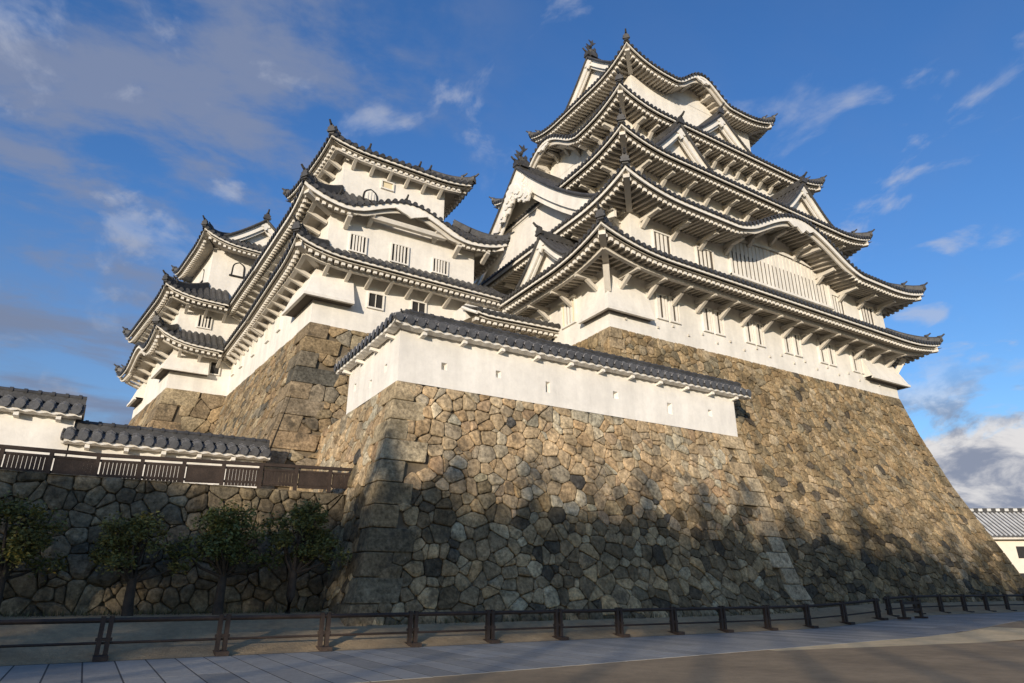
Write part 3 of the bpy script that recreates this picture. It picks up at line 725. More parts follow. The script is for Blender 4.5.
for i in range(6):
    for dx in (-.5, .5): window(K, (25.9 + 3.72 * i + dx, KY0), (0, -1), .64, 16.05, 17.5, 2, dark='slit', bw=.19, hood=False, pos=(-.175, .175))
for xc, wd in ((25.8, 1.3), (29.45, 1.4), (43.1, 1.3), (46.7, 1.5)): window(K, (xc, 25.0), (0, -1), wd, 20.2, 21.6, 3, dark='slit', bw=.21, hood=False)
window(K, (KX0, 28.7), (-1, 0), 1.2, 16.1, 17.5, 3, split=True, bw=.17)
window(K, (KX0, 32.2), (-1, 0), 1.2, 16.1, 17.5, 3, split=True, bw=.17)
stone_drop(K, [(KX0, 27.3), (KX0, KY0), (24.4, KY0)], 17.3, 15.75, .4)
stone_drop(K, [(44.9, KY0), (KX1, KY0), (KX1, 28.5)], 17.3, 15.75, .62)
pk = MB()
for i in range(22):                                   # loophole plugs along the first storey
    x = 22.6 + i * 1.2; pk.box(x - .06, KY0 - .09, 15.35 + (i % 2) * .32, x + .06, KY0, 15.47 + (i % 2) * .32)
obj('loophole_plug', pk, PB, K)

# ------------------------------------------------------------------ west small keep (turret), corridor, far turret, their stone bases
dk_ = interp([(15.28, 0), (12.66, .57), (10.44, 1.05), (8.11, 1.82), (5.0, 2.9)])
wb = thing('stone_rampart', 'mid-height stone base with pale quoined corner behind the front plastered wall', 'stone base', (10, 40, 5))
st, gp = MB(), MB()
qa = plan_quoins(15.28, 5.0, 33, .9, 2.0, 1.1)
rampart_face(st, gp, (7.87, 34.14), (21.5, 34.14), 15.28, 5.0, dk_, True, 0.5, .8, .58, pal_keep, 31, bulge=.05, qL=qlen(qa, 0))
rampart_face(st, gp, (6.51, 52.16), (7.87, 34.14), 15.28, 5.0, dk_, 0.6, True, .58, .44, pal_keep, 32, bulge=.05, qR=qlen(qa, 1))
facing(st, wb); obj('stone_core', gp, GP, wb)
quoins(wb, (7.87, 34.14), (1, 0), (-.075, .997), qa, dk_, pal_keep, 33, out=.04)
T = thing('small_keep', 'three-tiered white turret with wavy second roof left of the largest tower', 'castle turret', (12.5, 38, 15.28))
P1 = [(7.87, 34.14), (18.6, 34.14), (18.6, 44), (7.15, 44)]
P2 = [(8.35, 34.3), (18.0, 34.3), (18.0, 44), (7.65, 44)]
P3 = [(8.95, 34.7), (15.85, 34.7), (15.85, 41.2), (8.5, 41.2)]
walls(T, P1, 15.23, 19.1); walls(T, P2, 19.6, 22.75); walls(T, P3, 23.4, 27.1)
t1 = [Side((6.17, 32.4), (19.6, 32.4), P2[0], (19.6, 34.3), P1[0], (19.6, 34.14), 18.68 + E_, 18.5 + E_, 20.1, .62, 0, 3.2, None),
      Side((5.85, 44), (6.17, 32.4), (7.65, 44), P2[0], (7.15, 44), P1[0], 18.3 + E_, 18.68 + E_, 20.1, 0, .62, 3.2, None)]
q1 = roof(T, t1, hips=[(t1[0], 'A')], roll=.44, rr=.155, rafd=.46)
brackets(q1, t1[0], 1.28, 'small', .4, 0); brackets(q1, t1[1], 1.15, 'small', 0, .4); corner_beam(q1, t1[0], post=False)
t2 = [Side((6.37, 33.1), (19.95, 33.1), P3[0], (16.6, 34.7), P2[0], P2[1], 22.32 + E_, 22.35 + E_, 24.3, .8, .7, 3.2, (6.6, 4.1, 1.3)),
      Side((5.85, 44), (6.37, 33.1), (8.4, 44), P3[0], (7.65, 44), P2[0], 22.1 + E_, 22.32 + E_, 24.3, 0, .8, 3.2, None),
      Side((19.95, 33.1), (19.95, 44), (16.6, 34.7), (16.6, 44), P2[1], P2[2], 22.35 + E_, 22.3 + E_, 24.3, .7, .3, 3.2, None)]
q2 = roof(T, t2, hips=[(t2[0], 'A'), (t2[0], 'B')], roll=.44, rr=.155, rafd=.46, fas=.22)
brackets(q2, t2[1], 1.15, 'small', 0, .4); corner_beam(q2, t2[0], post=False); corner_beam(q2, t2[0], 'B', post=False)
kara_fill(q2, t2[0], 1.19, 2.3, 11.2, 22.2)
for q in (2.9, 4.3, 8.6, 10.1, 12.2):
    mb = MB(); mb.beam(t2[0].P(q, .35, t2[0].zs(q, .35) - .24), t2[0].P(q, 1.18, t2[0].zs(q, 1.0) - .75), .26, .26); obj('eave_bracket', mb, PB, q2)
mb = MB(); o = t2[0].P(6.6, .02, t2[0].ez(6.6) - .5)
mb.plate([o + Vector((a, 0, b_)) for a, b_ in [(-.9, .1), (-1.1, -.1), (-.6, -.3), (-.25, -.42), (0, -.55), (.25, -.42), (.6, -.3), (1.1, -.1), (.9, .1)]], (0, .12, 0)); obj('gable_pendant', mb, PL, q2)
mb = MB(); mb.beam((10.6, 33.7, 22.55), (15.6, 33.7, 22.55), .3, .3); obj('eave_beam', mb, PB, q2)
O3 = [(7.66, 33.6), (17.45, 33.6), (17.45, 42.4), (7.05, 42.4)]
I3 = [(9.8, 36.0), (15.3, 36.0), (15.3, 40.0), (9.4, 40.0)]
t3 = ring_sides(O3, I3, P3, [26.78 + E_, 26.62 + E_, 26.7 + E_, 26.9 + E_], 28.6, [.38, .4, .4, .45], 3.0)
q3 = roof(T, t3, hips=[(t3[0], 'A'), (t3[0], 'B'), (t3[3], 'A')], roll=.44, rr=.155, rafd=.46)
brackets(q3, t3[0], 1.15, 'small', .5, .5, .5); brackets(q3, t3[3], 1.15, 'small', .5, .5, .5)
eave_beam(q1, t1[0], .46, .02, .2)
eave_beam(q1, t1[1], .46, .02, .2)
eave_beam(q3, t3[0], .46, .02, .2)
eave_beam(q3, t3[3], .46, .02, .2)
eave_beam(q2, t2[1], .46, .02, .2)
cap(q3, I3, 28.6)
for x_, z_ in ((10.3, .1), (13.75, .1), (14.5, .15)): ornament(q3, (x_, 34.3, t3[0].zt(x_ - 7.66, .15) + .05), (0, -1), .85)
for x_ in (8.6, 12.75, 17.2): ornament(q2, (x_, 33.6, t2[0].zt(x_ - 6.37, .2) + .02), (0, -1), .8)
for xc, wd, z0, z1 in ((10.12, .92, 20.3, 21.35), (12.78, 1.02, 20.3, 21.45), (15.53, .95, 20.3, 21.2)): window(T, (xc, 34.3), (0, -1), wd, z0, z1, 4, dark=True, hood=False, bw=.1)
window(T, (11.44, 34.14), (0, -1), .85, 16.9, 17.75, 1, dark=True, hood=False, bw=.03)
window(T, (14.15, 34.14), (0, -1), .85, 17.05, 17.85, 1, dark=True, hood=False, bw=.03)
window(T, (10.75, 34.7), (0, -1), .78, 24.25, 25.0, 3, dark=True, bell=True, bw=.09)
window(T, (11.8, 34.7), (0, -1), .7, 25.5, 25.95, 0, hood=False)
stone_drop(T, [(7.62, 37.3), (7.87, 34.14), (10.0, 34.14)], 18.55, 16.72, .68)
for yy in (40.2, 42.6): window(T, (7.87 - (yy - 34.14) * .0735, yy), (-1, -.07), .55, 16.75, 17.9, 1, split=False, hood=False)

G = thing('corridor_turret', 'long two-roofed white corridor joining the two smaller turrets', 'corridor turret', (9, 48, 15.28))
c1, c2 = [(7.15, 44), (15, 44), (15, 52.6), (6.5, 52.6)], [(7.65, 44), (15, 44), (15, 52.9), (7.0, 52.9)]
walls(G, c1, 15.23, 19.0); walls(G, c2, 19.3, 22.6)
g1 = [Side((5.45, 52.2), (5.85, 44), (7.0, 52.2), (7.65, 44), (6.5, 52.2), (7.15, 44), 18.1 + E_, 18.3 + E_, 20.1, 0, 0, 3, None)]
p1 = roof(G, g1, roll=.44, rr=.155, rafd=.46); brackets(p1, g1[0], 1.15, 'small', .3, .3, .5)
g2 = [Side((5.35, 52.4), (5.85, 44), (9.0, 52.4), (9.5, 44), (7.0, 52.4), (7.65, 44), 21.9 + E_, 22.1 + E_, 25.0, 0, 0, 3, None)]
p2 = roof(G, g2, roll=.44, rr=.155, rafd=.46); brackets(p2, g2[0], 1.15, 'small', .3, .3, .5)
for yy in (45.9, 49.0, 51.3): window(G, (7.15 - (yy - 44) * .0756, yy), (-1, -.07), .55, 16.75, 17.9, 1, hood=False)

ib = thing('stone_rampart', 'farthest stone base of rough rounded stones under the leftmost turret', 'stone base', (4, 56, 5))
st, gp = MB(), MB()
qa = plan_quoins(15.28, 5.0, 43, 1.2, 2.4, 1.2)
rampart_face(st, gp, (2.37, 52.16), (7.5, 52.16), 15.28, 5.0, dk_, True, 0.0, 1.05, .85, pal_keep, 41, bulge=.05, qL=qlen(qa, 0))
rampart_face(st, gp, (0.7, 64.5), (2.37, 52.16), 15.28, 5.0, dk_, True, True, 1.0, .75, pal_keep, 42, bulge=.05, qR=qlen(qa, 1))
facing(st, ib); obj('stone_core', gp, GP, ib)
quoins(ib, (2.37, 52.16), (1, 0), (-.134, .991), qa, dk_, pal_keep, 43, out=.04)
I = thing('small_keep', 'leftmost and farthest white turret with wavy lower roof and bell window', 'castle turret', (6, 57, 15.28))
A1, A2_, A3 = [(2.37, 52.16), (11, 52.16), (11, 64), (.75, 64)], [(2.3, 52.5), (11, 52.5), (11, 63.5), (.9, 63.5)], [(3.9, 53), (11.2, 53), (11.2, 59.6), (3.1, 59.6)]
walls(I, A1, 15.23, 19.0); walls(I, A2_, 19.4, 22.5); walls(I, A3, 23.0, 28.3)
u1 = [Side((.83, 50.3), (5.6, 50.3), A2_[0], (5.6, 52.5), A1[0], (5.6, 52.16), 18.25 + E_, 17.95 + E_, 19.9, .85, 0, 3, None),
      Side((-1.1, 64.5), (.83, 50.3), (.9, 63.5), A2_[0], (.75, 64), A1[0], 18.2 + E_, 18.1 + E_, 19.9, .8, .95, 3, (7.8, 3.6, 1.1))]
v1 = roof(I, u1, hips=[(u1[0], 'A'), (u1[1], 'A')], roll=.44, rr=.155, rafd=.46)
brackets(v1, u1[0], 1.1, 'small', .4, .1, .5); brackets(v1, u1[1], 1.15, 'small', .4, .4, .5)
u2 = [Side((.88, 50.6), (5.5, 50.6), A3[0], (5.5, 53), A2_[0], (5.5, 52.5), 21.95 + E_, 21.8 + E_, 24.0, .6, 0, 3, None),
      Side((-1.14, 65), (.88, 50.6), (3.1, 62), A3[0], (.9, 63.5), A2_[0], 21.9 + E_, 21.95 + E_, 24.0, .8, .6, 3, None)]
v2 = roof(I, u2, hips=[(u2[0], 'A'), (u2[1], 'A')], roll=.44, rr=.155, rafd=.46)
brackets(v2, u2[0], 1.1, 'small', .4, .1, .5); brackets(v2, u2[1], 1.15, 'small', .4, .4, .5)
u3 = ring_sides([(2.78, 51.2), (12.3, 51.2), (12.3, 61), (1.6, 61)], [(4.9, 53.4), (10.4, 53.4), (10.4, 59), (4.3, 59)], A3, [27.35 + E_, 27.0 + E_, 27.2 + E_, 27.3 + E_], 29.0, [.75, .5, .5, .6], 3)
v3 = roof(I, u3, hips=[(u3[0], 'A'), (u3[3], 'A')], roll=.44, rr=.155, rafd=.46)
eave_beam(v1, u1[0], .46, .02, .2)
eave_beam(v2, u2[0], .46, .02, .2)
eave_beam(v2, u2[1], .46, .02, .2)
cap(v3, [(4.9, 53.4), (10.4, 53.4), (10.4, 59), (4.3, 59)], 29.0)
gable(I, (7.5, 52.6), (0, -1), 3.5, 28.5, 2.6, 6.5, 1.3, board=.42, pend=.6)
gable(I, (1.4, 55.4), (-1, 0), 2.0, 22.7, 1.9, 2.4, 1.25, board=.35, pend=.5)
window(I, (5.95, 53), (0, -1), .8, 25.55, 26.7, 0, bell=True)
window(I, (3.62, 55.6), (-.99, -.13), .8, 25.4, 26.6, 0, bell=True)
window(I, (4.12, 52.5), (0, -1), .85, 20.45, 21.4, 3, dark=True, hood=False, bw=.12)
window(I, (5.35, 52.16), (0, -1), .6, 16.8, 17.7, 0, dark=True, hood=False)
stone_drop(I, [(2.0, 54.9), (2.37, 52.16), (4.9, 52.16)], 18.1, 16.65, .62)
stone_drop(I, [(.85, 63.6), (1.25, 60.4)], 18.1, 16.3, .62)

# ------------------------------------------------------------------ front rampart and the plastered wall on it
FS = .95                                                            # the front works stand a little nearer than the keep's base
fz = lambda z: 1.5 + (z - 1.5) * FS
df = interp([(fz(k14(z)), d * S_ * FS) for z, d in ((8.99, 0), (6.96, .38), (5.46, .68), (3.76, .92), (1.89, 1.31), (.95, 1.66), (.2, 1.95))])
FZ, fx0, fx1, fy0 = fz(9.39), 8.73, 27.84, 22.71
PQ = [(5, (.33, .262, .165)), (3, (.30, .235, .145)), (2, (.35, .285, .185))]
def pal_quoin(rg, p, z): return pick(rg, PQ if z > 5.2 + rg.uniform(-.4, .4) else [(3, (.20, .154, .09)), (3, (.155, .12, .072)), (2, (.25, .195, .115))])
fb = thing('stone_rampart', 'long golden brown stone rampart carrying the white plastered wall in front', 'stone rampart', (18, 26, 0))
st, gp = MB(), MB()
qa, qb = plan_quoins(FZ, .3, 53, .74, 1.55, .85), plan_quoins(FZ, .3, 55, .72, 1.7, .95)
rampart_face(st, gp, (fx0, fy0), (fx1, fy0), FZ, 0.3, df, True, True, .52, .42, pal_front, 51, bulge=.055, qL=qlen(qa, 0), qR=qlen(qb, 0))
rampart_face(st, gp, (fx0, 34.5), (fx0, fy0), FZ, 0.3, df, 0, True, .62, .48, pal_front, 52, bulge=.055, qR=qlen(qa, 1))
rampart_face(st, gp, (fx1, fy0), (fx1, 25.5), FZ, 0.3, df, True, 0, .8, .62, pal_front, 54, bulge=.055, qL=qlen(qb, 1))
facing(st, fb); obj('stone_core', gp, GP, fb)
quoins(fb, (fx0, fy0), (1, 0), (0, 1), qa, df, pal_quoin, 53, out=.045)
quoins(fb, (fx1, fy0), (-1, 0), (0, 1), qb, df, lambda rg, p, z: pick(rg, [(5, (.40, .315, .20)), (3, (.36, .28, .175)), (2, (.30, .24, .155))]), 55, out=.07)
mb = MB(); mb.grid([[(fx0, fy0 + .04, FZ - .05), (fx1, fy0 + .04, FZ - .05)], [(fx0, 33, FZ - .05), (fx1, 25, FZ - .05)]]); obj('rampart_top', mb, GP, fb)
D = thing('plaster_wall', 'long white plastered wall with loopholes and tiled coping above the front rampart', 'plastered wall', (18, 23, FZ))
mb = MB()
wx0, wx1, wy0, wz, wyn = fx0 + .01, fx1 - .1, fy0 + .02, fz(11.95), 28.9
HS = [(x * FS, fz(z), a, b_) for x, z, a, b_ in ((11.25, 10.34, .26, .30), (13.9, 10.44, .26, .30), (16.55, 10.26, .24, .50), (20.6, 10.49, .32, .34), (24.2, 10.3, .32, .58), (27.2, 10.47, .28, .34))]
HW = [(y * FS, fz(z), .28, .34) for y, z in ((25.4, 10.32), (27.2, 10.1), (29.4, 10.5))]
def pierced(mb, fn, a0, a1, z0, z1, holes, dep=.22):
    """wall skin with square loopholes; fn(a, depth, z) -> point"""
    q = a0
    for c, zc, wd, ht in holes:
        h, k = wd / 2, ht / 2; sp = .6
        mb.face([fn(q, 0, z0), fn(c - h, 0, z0), fn(c - h, 0, z1), fn(q, 0, z1)])
        mb.face([fn(c - h, 0, z0), fn(c + h, 0, z0), fn(c + h, 0, zc - k), fn(c - h, 0, zc - k)]); mb.face([fn(c - h, 0, zc + k), fn(c + h, 0, zc + k), fn(c + h, 0, z1), fn(c - h, 0, z1)])
        A = [fn(c - h, 0, zc - k), fn(c + h, 0, zc - k), fn(c + h, 0, zc + k), fn(c - h, 0, zc + k)]; B = [fn(c - h * sp, dep, zc - k * sp), fn(c + h * sp, dep, zc - k * sp), fn(c + h * sp, dep, zc + k * sp), fn(c - h * sp, dep, zc + k * sp)]
        for t in range(4): mb.face([A[t], A[(t + 1) % 4], B[(t + 1) % 4], B[t]])
        mb.face(B); q = c + h
    mb.face([fn(q, 0, z0), fn(a1, 0, z0), fn(a1, 0, z1), fn(q, 0, z1)])
pierced(mb, lambda a, d, z: (a, wy0 + d, z), wx0, wx1, FZ, wz, HS)
pierced(mb, lambda a, d, z: (wx0 + d, a, z), wy0, wyn, FZ, wz, HW)
mb.hexa([(wx0 + .3, wy0 + .3, FZ), (wx1 - .01, wy0 + .3, FZ), (wx1 - .01, wy0 + .5, FZ), (wx0 + .3, wy0 + .5, FZ)], [(wx0 + .3, wy0 + .3, wz), (wx1 - .01, wy0 + .3, wz), (wx1 - .01, wy0 + .5, wz), (wx0 + .3, wy0 + .5, wz)])
mb.hexa([(wx0 + .3, wy0 + .502, FZ), (wx0 + .5, wy0 + .502, FZ), (wx0 + .5, wyn, FZ), (wx0 + .3, wyn, FZ)], [(wx0 + .3, wy0 + .502, wz), (wx0 + .5, wy0 + .502, wz), (wx0 + .5, wyn, wz), (wx0 + .3, wyn, wz)])
mb.face([(wx1, wy0, FZ), (wx1, wy0 + .5, FZ), (wx1, wy0 + .5, wz), (wx1, wy0, wz)]); mb.face([(wx0, wyn, FZ), (wx0 + .5, wyn, FZ), (wx0 + .5, wyn, wz), (wx0, wyn, wz)])
obj('wall', mb, PL, D)
cx0, cy0 = wx0 + .25, wy0 + .25; ev = .76; ce, ci, cxe, cyn = fz(11.82), fz(12.32), 28.62, 29.7
dsd = [Side((cx0 - ev, cy0 - ev), (cxe, cy0 - ev), (cx0, cy0), (cxe, cy0), (wx0, wy0), (cxe, wy0), ce, ce + .03, ci, 0.1, 0, 1.5, None),
       Side((cx0 - ev, cyn), (cx0 - ev, cy0 - ev), (cx0, cyn), (cx0, cy0), (wx0, cyn), (wx0, wy0), ce, ce, ci, 0, .1, 1.5, None),
       Side((cxe, cy0 + ev), (cx0 + ev, cy0 + ev), (cxe, cy0), (cx0, cy0), (cxe, wy0 + .5), (wx0 + .5, wy0 + .5), ce, ce, ci, 0, 0, 1.5, None),
       Side((cx0 + ev, cy0 + ev), (cx0 + ev, cyn), (cx0, cy0), (cx0, cyn), (wx0 + .5, wy0 + .5), (wx0 + .5, cyn), ce, ce, ci, 0, 0, 1.5, None)]
def coping(parent, sides, ridge, roll=.45, rr=.165, every=1.8):
    ti, fa = MB(), MB()
    for s in sides:
        n = max(2, int(s.L / roll))
        ti.grid([[s.P(q, 0.02, s.ez(q) - .12), s.P(q, 0, s.ez(q))] + [s.P(q, s.vmax(q) * v * s.D(q), s.zt(q, s.vmax(q) * v)) for v in (.5, 1)] for q in span(0, s.L, n)])
        for i in range(n):
            q = (i + .5) * s.L / n; vm = max(.1, s.vmax(q))
            for d0, d1 in ((-.07, .36), (.30, .72), (.66, 1.0)):            # three overlapping cover tiles
                zz_ = lambda d: s.zt(q, min(max(d, 0) * vm, 1)) + (.03 if d == d0 else 0)
                ti.grid([[s.P(q + math.cos(a) * rr * k, d * vm * s.D(q), zz_(d) + math.sin(a) * rr * k) for a in (math.pi, 2.4, 1.57, .74, 0)] for d, k in ((d0, 1.12), (d1, .95))])
                for d2, d3 in ((d0 + .005, d0 + .05),): ti.grid([[s.P(q + math.cos(a) * rr * 1.17, d * vm * s.D(q), zz_(d0) + math.sin(a) * rr * 1.17 + (d - d0) * .3) for a in (math.pi, 2.4, 1.57, .74, 0)] for d in (d2, d3)], 1)
                ti.face([s.P(q + math.cos(a) * rr * 1.12, d0 * vm * s.D(q), zz_(d0) + math.sin(a) * rr * 1.12) for a in [k * math.pi / 6 for k in range(7)]])
            ti.face([s.P(q + math.cos(a) * rr, -.06, s.ez(q) + math.sin(a) * rr) for a in [k * math.pi / 4 for k in range(8)]])
        m = n * 2; ro = []                            # plaster eave edge, scalloped under each tile roll
        for i in range(m + 1):
            q = s.L * i / m; z = s.ez(q) - .05; k = .035 if i % 2 else -.02
            ro.append([s.P(min(max(q, .1), s.L), .30, z - .05), s.P(min(max(q, .1), s.L), .05, z - .06), s.P(min(max(q, .1), s.L), .06, z - .17 + k), s.P(min(max(q, .1), s.L), .42, z - .20)])
        fa.grid(ro)
        fa.grid([[s.P(q, min(.4, s.wmax(q)), s.ez(q) - .25), s.P(q, s.wmax(q) + .03, s.ez(q) - .19)] for q in span(0, s.L, n)], 1)
        q = .9 + s.aw
        while q < s.L - .2:
            fa.beam(s.P(q, .16, s.ez(q) - .31), s.P(q, s.wmax(q) + .02, s.ez(q) - .35), .17, .14); q += every
    o = obj('coping_roof', ti, [TI2, TJ], parent); obj('eave_fascia', fa, [PL, PB], o)
    for a, b_ in ridge:
        mb = MB(); mb.beam(a, b_, .24, .26); mb.tube([Vector(a) + Vector((0, 0, .17)), Vector(b_) + Vector((0, 0, .17))], .12, 8)
        va, vb = Vector(a), Vector(b_); nk = int((vb - va).length / .45)
        for i in range(nk): k_ = lerp(va, vb, (i + .5) / nk) + Vector((0, 0, .17)); d_ = (vb - va).normalized(); mb.tube([k_ - d_ * .06, k_ + d_ * .06], .155, 8)
        obj('ridge', mb, TI, o)
    return o
cp = coping(D, dsd, [((cx0, cy0, ci + .06), (cxe + .05, cy0, ci + .1)), ((cx0, cy0 + .15, ci + .06), (cx0, cyn + .05, ci + .06))])
ornament(cp, (cx0 - .2, cy0 - .2, ci - .25), (-1, -1), .5)
# small gate roof between the turret and the main keep
Gt = thing('gate_roof', 'small tiled gate roof wedged between middle turret and largest tower', 'gate', (18.5, 31, 12))
walls(Gt, [(16.0, 31.4), (21.6, 31.4), (21.6, 33), (16.0, 33)], 10, 17.2, 'gate_wall')
gs = [Side((15.8, 29.6), (22.4, 29.6), (15.8, 31.5), (22.4, 31.5), (15.8, 31.4), (22.4, 31.4), 15.78 + E_, 16.0 + E_, 17.0, .12, 0, 1.2, None)]
gr = roof(Gt, gs, roll=.44, rr=.155, rafd=.46); brackets(gr, gs[0], 1.3, 'small', .6, .8, .5)
mb = MB(); mb.tube([(15.84, 29.7, 15.98), (15.84, 30.6, 16.45), (15.84, 31.5, 16.95)], [.09, .1, .1], 8); obj('gable_end', mb, PL, gr)

# ------------------------------------------------------------------ left: retaining wall, railing, plastered walls
dl = interp([(5.2, 0), (3, .25), (.3, .6)])
LY = 25.25; lz = lambda x: 4.72 + (x + 3) * .030
lb_ = thing('stone_rampart', 'low dark mossy retaining wall of large stones behind the small trees', 'stone rampart', (0, 26, 0))
st, gp = MB(), MB()
rampart_face(st, gp, (-40, LY), (8.6, LY), 4.95, 0.3, dl, 0, 0, .54, .42, pal_low, 61, bulge=.08, drop=.2, gap=.006)
facing(st, lb_); obj('stone_core', gp, GP, lb_)
mb = MB(); mb.grid([[(-40, LY - .1, 4.9), (8.7, LY - .1, 4.9)], [(-40, 36, 4.9), (8.7, 36, 4.9)]]); obj('terrace_top', mb, EA, lb_)
rl = thing('railing', 'dark wooden slatted railing along the top of the low left retaining wall', 'railing', (0, LY + .15, 4.9))
ry = LY + .15; rz = lambda x: max(4.85, 4.76 + (x + 3) * .033); xe = 8.25
mb = MB(); mb.beam((-30, ry, rz(-30) + .80), (-.3, ry, rz(-.3) + .8), .13, .11); mb.beam((-.3, ry, rz(-.3) + .8), (xe + .1, ry, rz(xe) + .8), .13, .11); obj('top_rail', mb, WD, rl)
mb = MB()
for h in (.62, .14): mb.beam((-30, ry, rz(-30) + h), (-.3, ry, rz(-.3) + h), .06, .08); mb.beam((-.3, ry, rz(-.3) + h), (xe, ry, rz(xe) + h), .06, .08)
obj('rail', mb, WD, rl)
x = -13.2; k = 0
while x < xe:
    mb = MB(); mb.box(x - .06, ry - .07, rz(x) - .12, x + .06, ry + .07, rz(x) + .79); obj('post', mb, WD, rl)
    sl = MB(); q = x + .10
    while q < min(x + 1.25, xe):
        wd = .103 if k % 3 else .114
        sl.box(q, ry - .015, rz(q) + (.0 if k % 2 else .05), q + wd, ry + .015, rz(q) + .64); q += .115
    obj('slat_panel', sl, WD, rl); x += 1.28; k += 1
def left_wall(label, x0, x1, zr, every, end):
    t = thing('plaster_wall', label, 'plastered wall', ((x0 + x1) / 2, 31, 5.2))
    mb = MB(); mb.box(x0 + .25, 30.8, 5.15, x1 - .2, 31.2, zr - .35); obj('wall', mb, PL, t)
    y, hw = 31.0, .75
    sd_ = [Side((x0, y - hw), (x1, y - hw), (x0, y), (x1, y), (x0, 30.8), (x1, 30.8), zr - .52, zr - .52 + .05, zr - .12, 0, 0, 1, None),
           Side((x1, y + hw), (x0, y + hw), (x1, y), (x0, y), (x1, 31.2), (x0, 31.2), zr - .47, zr - .52, zr - .12, 0, 0, 1, None)]
    c_ = coping(t, sd_, [((x0, y, zr - .02), (x1, y, zr + .02))], roll=.45, rr=.165, every=1.35)
    mb = MB()
    for xx in (end): mb.plate([(xx - .03, y - hw, zr - .62), (xx - .03, y + hw, zr - .62), (xx - .03, y + hw * .9, zr - .4), (xx - .03, y, zr - .02), (xx - .03, y - hw * .9, zr - .4)], (.06, 0, 0))
    obj('coping_end', mb, TI, c_)
    return t
left_wall('higher white plastered wall with tiled coping at the far left edge', -30, -1.35, 8.55, 1.4, (-1.35,))
left_wall('lower white plastered wall with tiled coping ending against the turret base', -1.85, 5.95, 7.6, 1.4, (-1.85, 5.95))

# ------------------------------------------------------------------ fences
def fence(label, x0, n, step, y, extra=0.9):
    t = thing('wooden_fence', label, 'fence', (x0, y, gz(x0, y)))
    for i in range(n):
        x = x0 + step * i; z = gz(x, y); mb = MB()
        for dx in (-.085, .085): mb.box(x + dx - .05, y - .06, z + .05, x + dx + .05, y + .06, z + .93)
        mb.box(x - .17, y - .05, z + .40, x + .17, y + .05, z + .47)
        o = obj('post', mb, WD, t)
        mb = MB(); mb.box(x - .15, y - .36, z, x + .15, y + .32, z + .10); obj('foot', mb, WD, o)
    for h, r_ in ((.84, .055), (.36, .03)):
        mb = MB(); mb.tube([(x, y, gz(x, y) + h) for x in [x0 - extra] + [x0 + step * i for i in range(n)] + [x0 + step * (n - 1) + .25]], r_, 8); obj('rail', mb, WD, t, True)
    return t
fence('long dark wooden post-and-rail fence in front of the low wall and front rampart', .57 - 2.55 * 4, 17, 2.555, 19.0)
fence('second dark wooden fence running on along the largest stone base at right', 32.8, 12, 2.32, 19.35, .3)
t = thing('barrier', 'short freestanding dark wooden barrier in the gap between the two fences', 'barrier', (32.3, 18.1, gz(32, 18)))
z = gz(32.3, 18)
for x in (31.6, 33.0):
    mb = MB(); mb.box(x - .06, 17.94, z + .08, x + .06, 18.06, z + .82); mb.box(x - .07, 17.75, z + .0, x + .07, 18.3, z + .1); obj('leg', mb, WD, t)
mb = MB(); mb.box(31.5, 17.96, z + .62, 33.1, 18.04, z + .74); obj('rail', mb, WD, t)
mb = MB(); mb.box(31.5, 17.965, z + .34, 33.1, 18.035, z + .44); obj('rail', mb, WD, t)

# ------------------------------------------------------------------ trees
def tree(label, x, y, z, h, rx, seed, tint, lean=0.0, pads=11, leaves=2600, group='pruned trees by the retaining wall', ls=0.085, trunk=.14, cat='tree'):
    rg = random.Random(seed); t = thing('pruned_tree', label, cat, (x, y, z), group)
    tr = MB(); b0 = Vector((x, y, z - .2)); fork = Vector((x + lean * .4, y, z + h * .38))
    tr.tube([b0, lerp(b0, fork, .5) + Vector((lean * .15, .03, 0)), fork], [trunk * 1.25, trunk, trunk * .85], 9)
    cents = []
    for i in range(pads):
        a = rg.uniform(0, 6.28); f = (i + .5) / pads; r_ = rx * rg.uniform(.25, .95) * (1.05 - .65 * f)
        cc = Vector((x + lean + math.cos(a) * r_, y + math.sin(a) * r_ * .6, z + h * (.48 + .5 * f))); cents.append((cc, rg.uniform(.26, .48) * rx / 1.3))
        mid = lerp(fork, cc, .5) + Vector((rg.uniform(-.1, .1), rg.uniform(-.1, .1), -.12))
        tr.tube([fork + Vector((rg.uniform(-.05, .05), 0, -.1)), mid, cc], [trunk * .42, trunk * .28, .02], 6)
    obj('trunk', tr, BK, t, True)
    lf = MB()
    for i in range(leaves):
        cc, rr_ = cents[rg.randrange(pads)]
        d = Vector((rg.gauss(0, 1), rg.gauss(0, 1), rg.gauss(0, .40))); d = d / max(.2, d.length) * rr_ * rg.uniform(.3, 1.08) ** .6
        p = cc + d; s_ = ls * rg.uniform(.6, 1.3)
        u = Vector((rg.uniform(-1, 1), rg.uniform(-1, 1), rg.uniform(-.4, .7))).normalized(); v = u.cross(Vector((rg.uniform(-1, 1), rg.uniform(-1, 1), rg.uniform(-1, 1)))).normalized()
        g = rg.uniform(.6, 1.4); c_ = tuple(q * g for q in (tint if rg.random() < .8 else (tint[0] * 1.5, tint[1] * 1.15, tint[2] * .8)))
        lf.face([p - u * s_, p - v * s_ * .45, p + u * s_, p + v * s_ * .45], c_)
    obj('crown', lf, LF, t)
    return t
tree('leftmost pruned tree, dark and partly cut off by the left edge', -1.95, 22.9, .7, 3.0, 1.55, 1, (0.094, 0.096, 0.027), leaves=6000, pads=18, ls=.062)
tree('thin yellowish pruned tree, second from the left before the retaining wall', 1.2, 23.0, .75, 2.8, 1.35, 2, (0.120, 0.118, 0.036), lean=-.15, leaves=5200, pads=16, ls=.058)
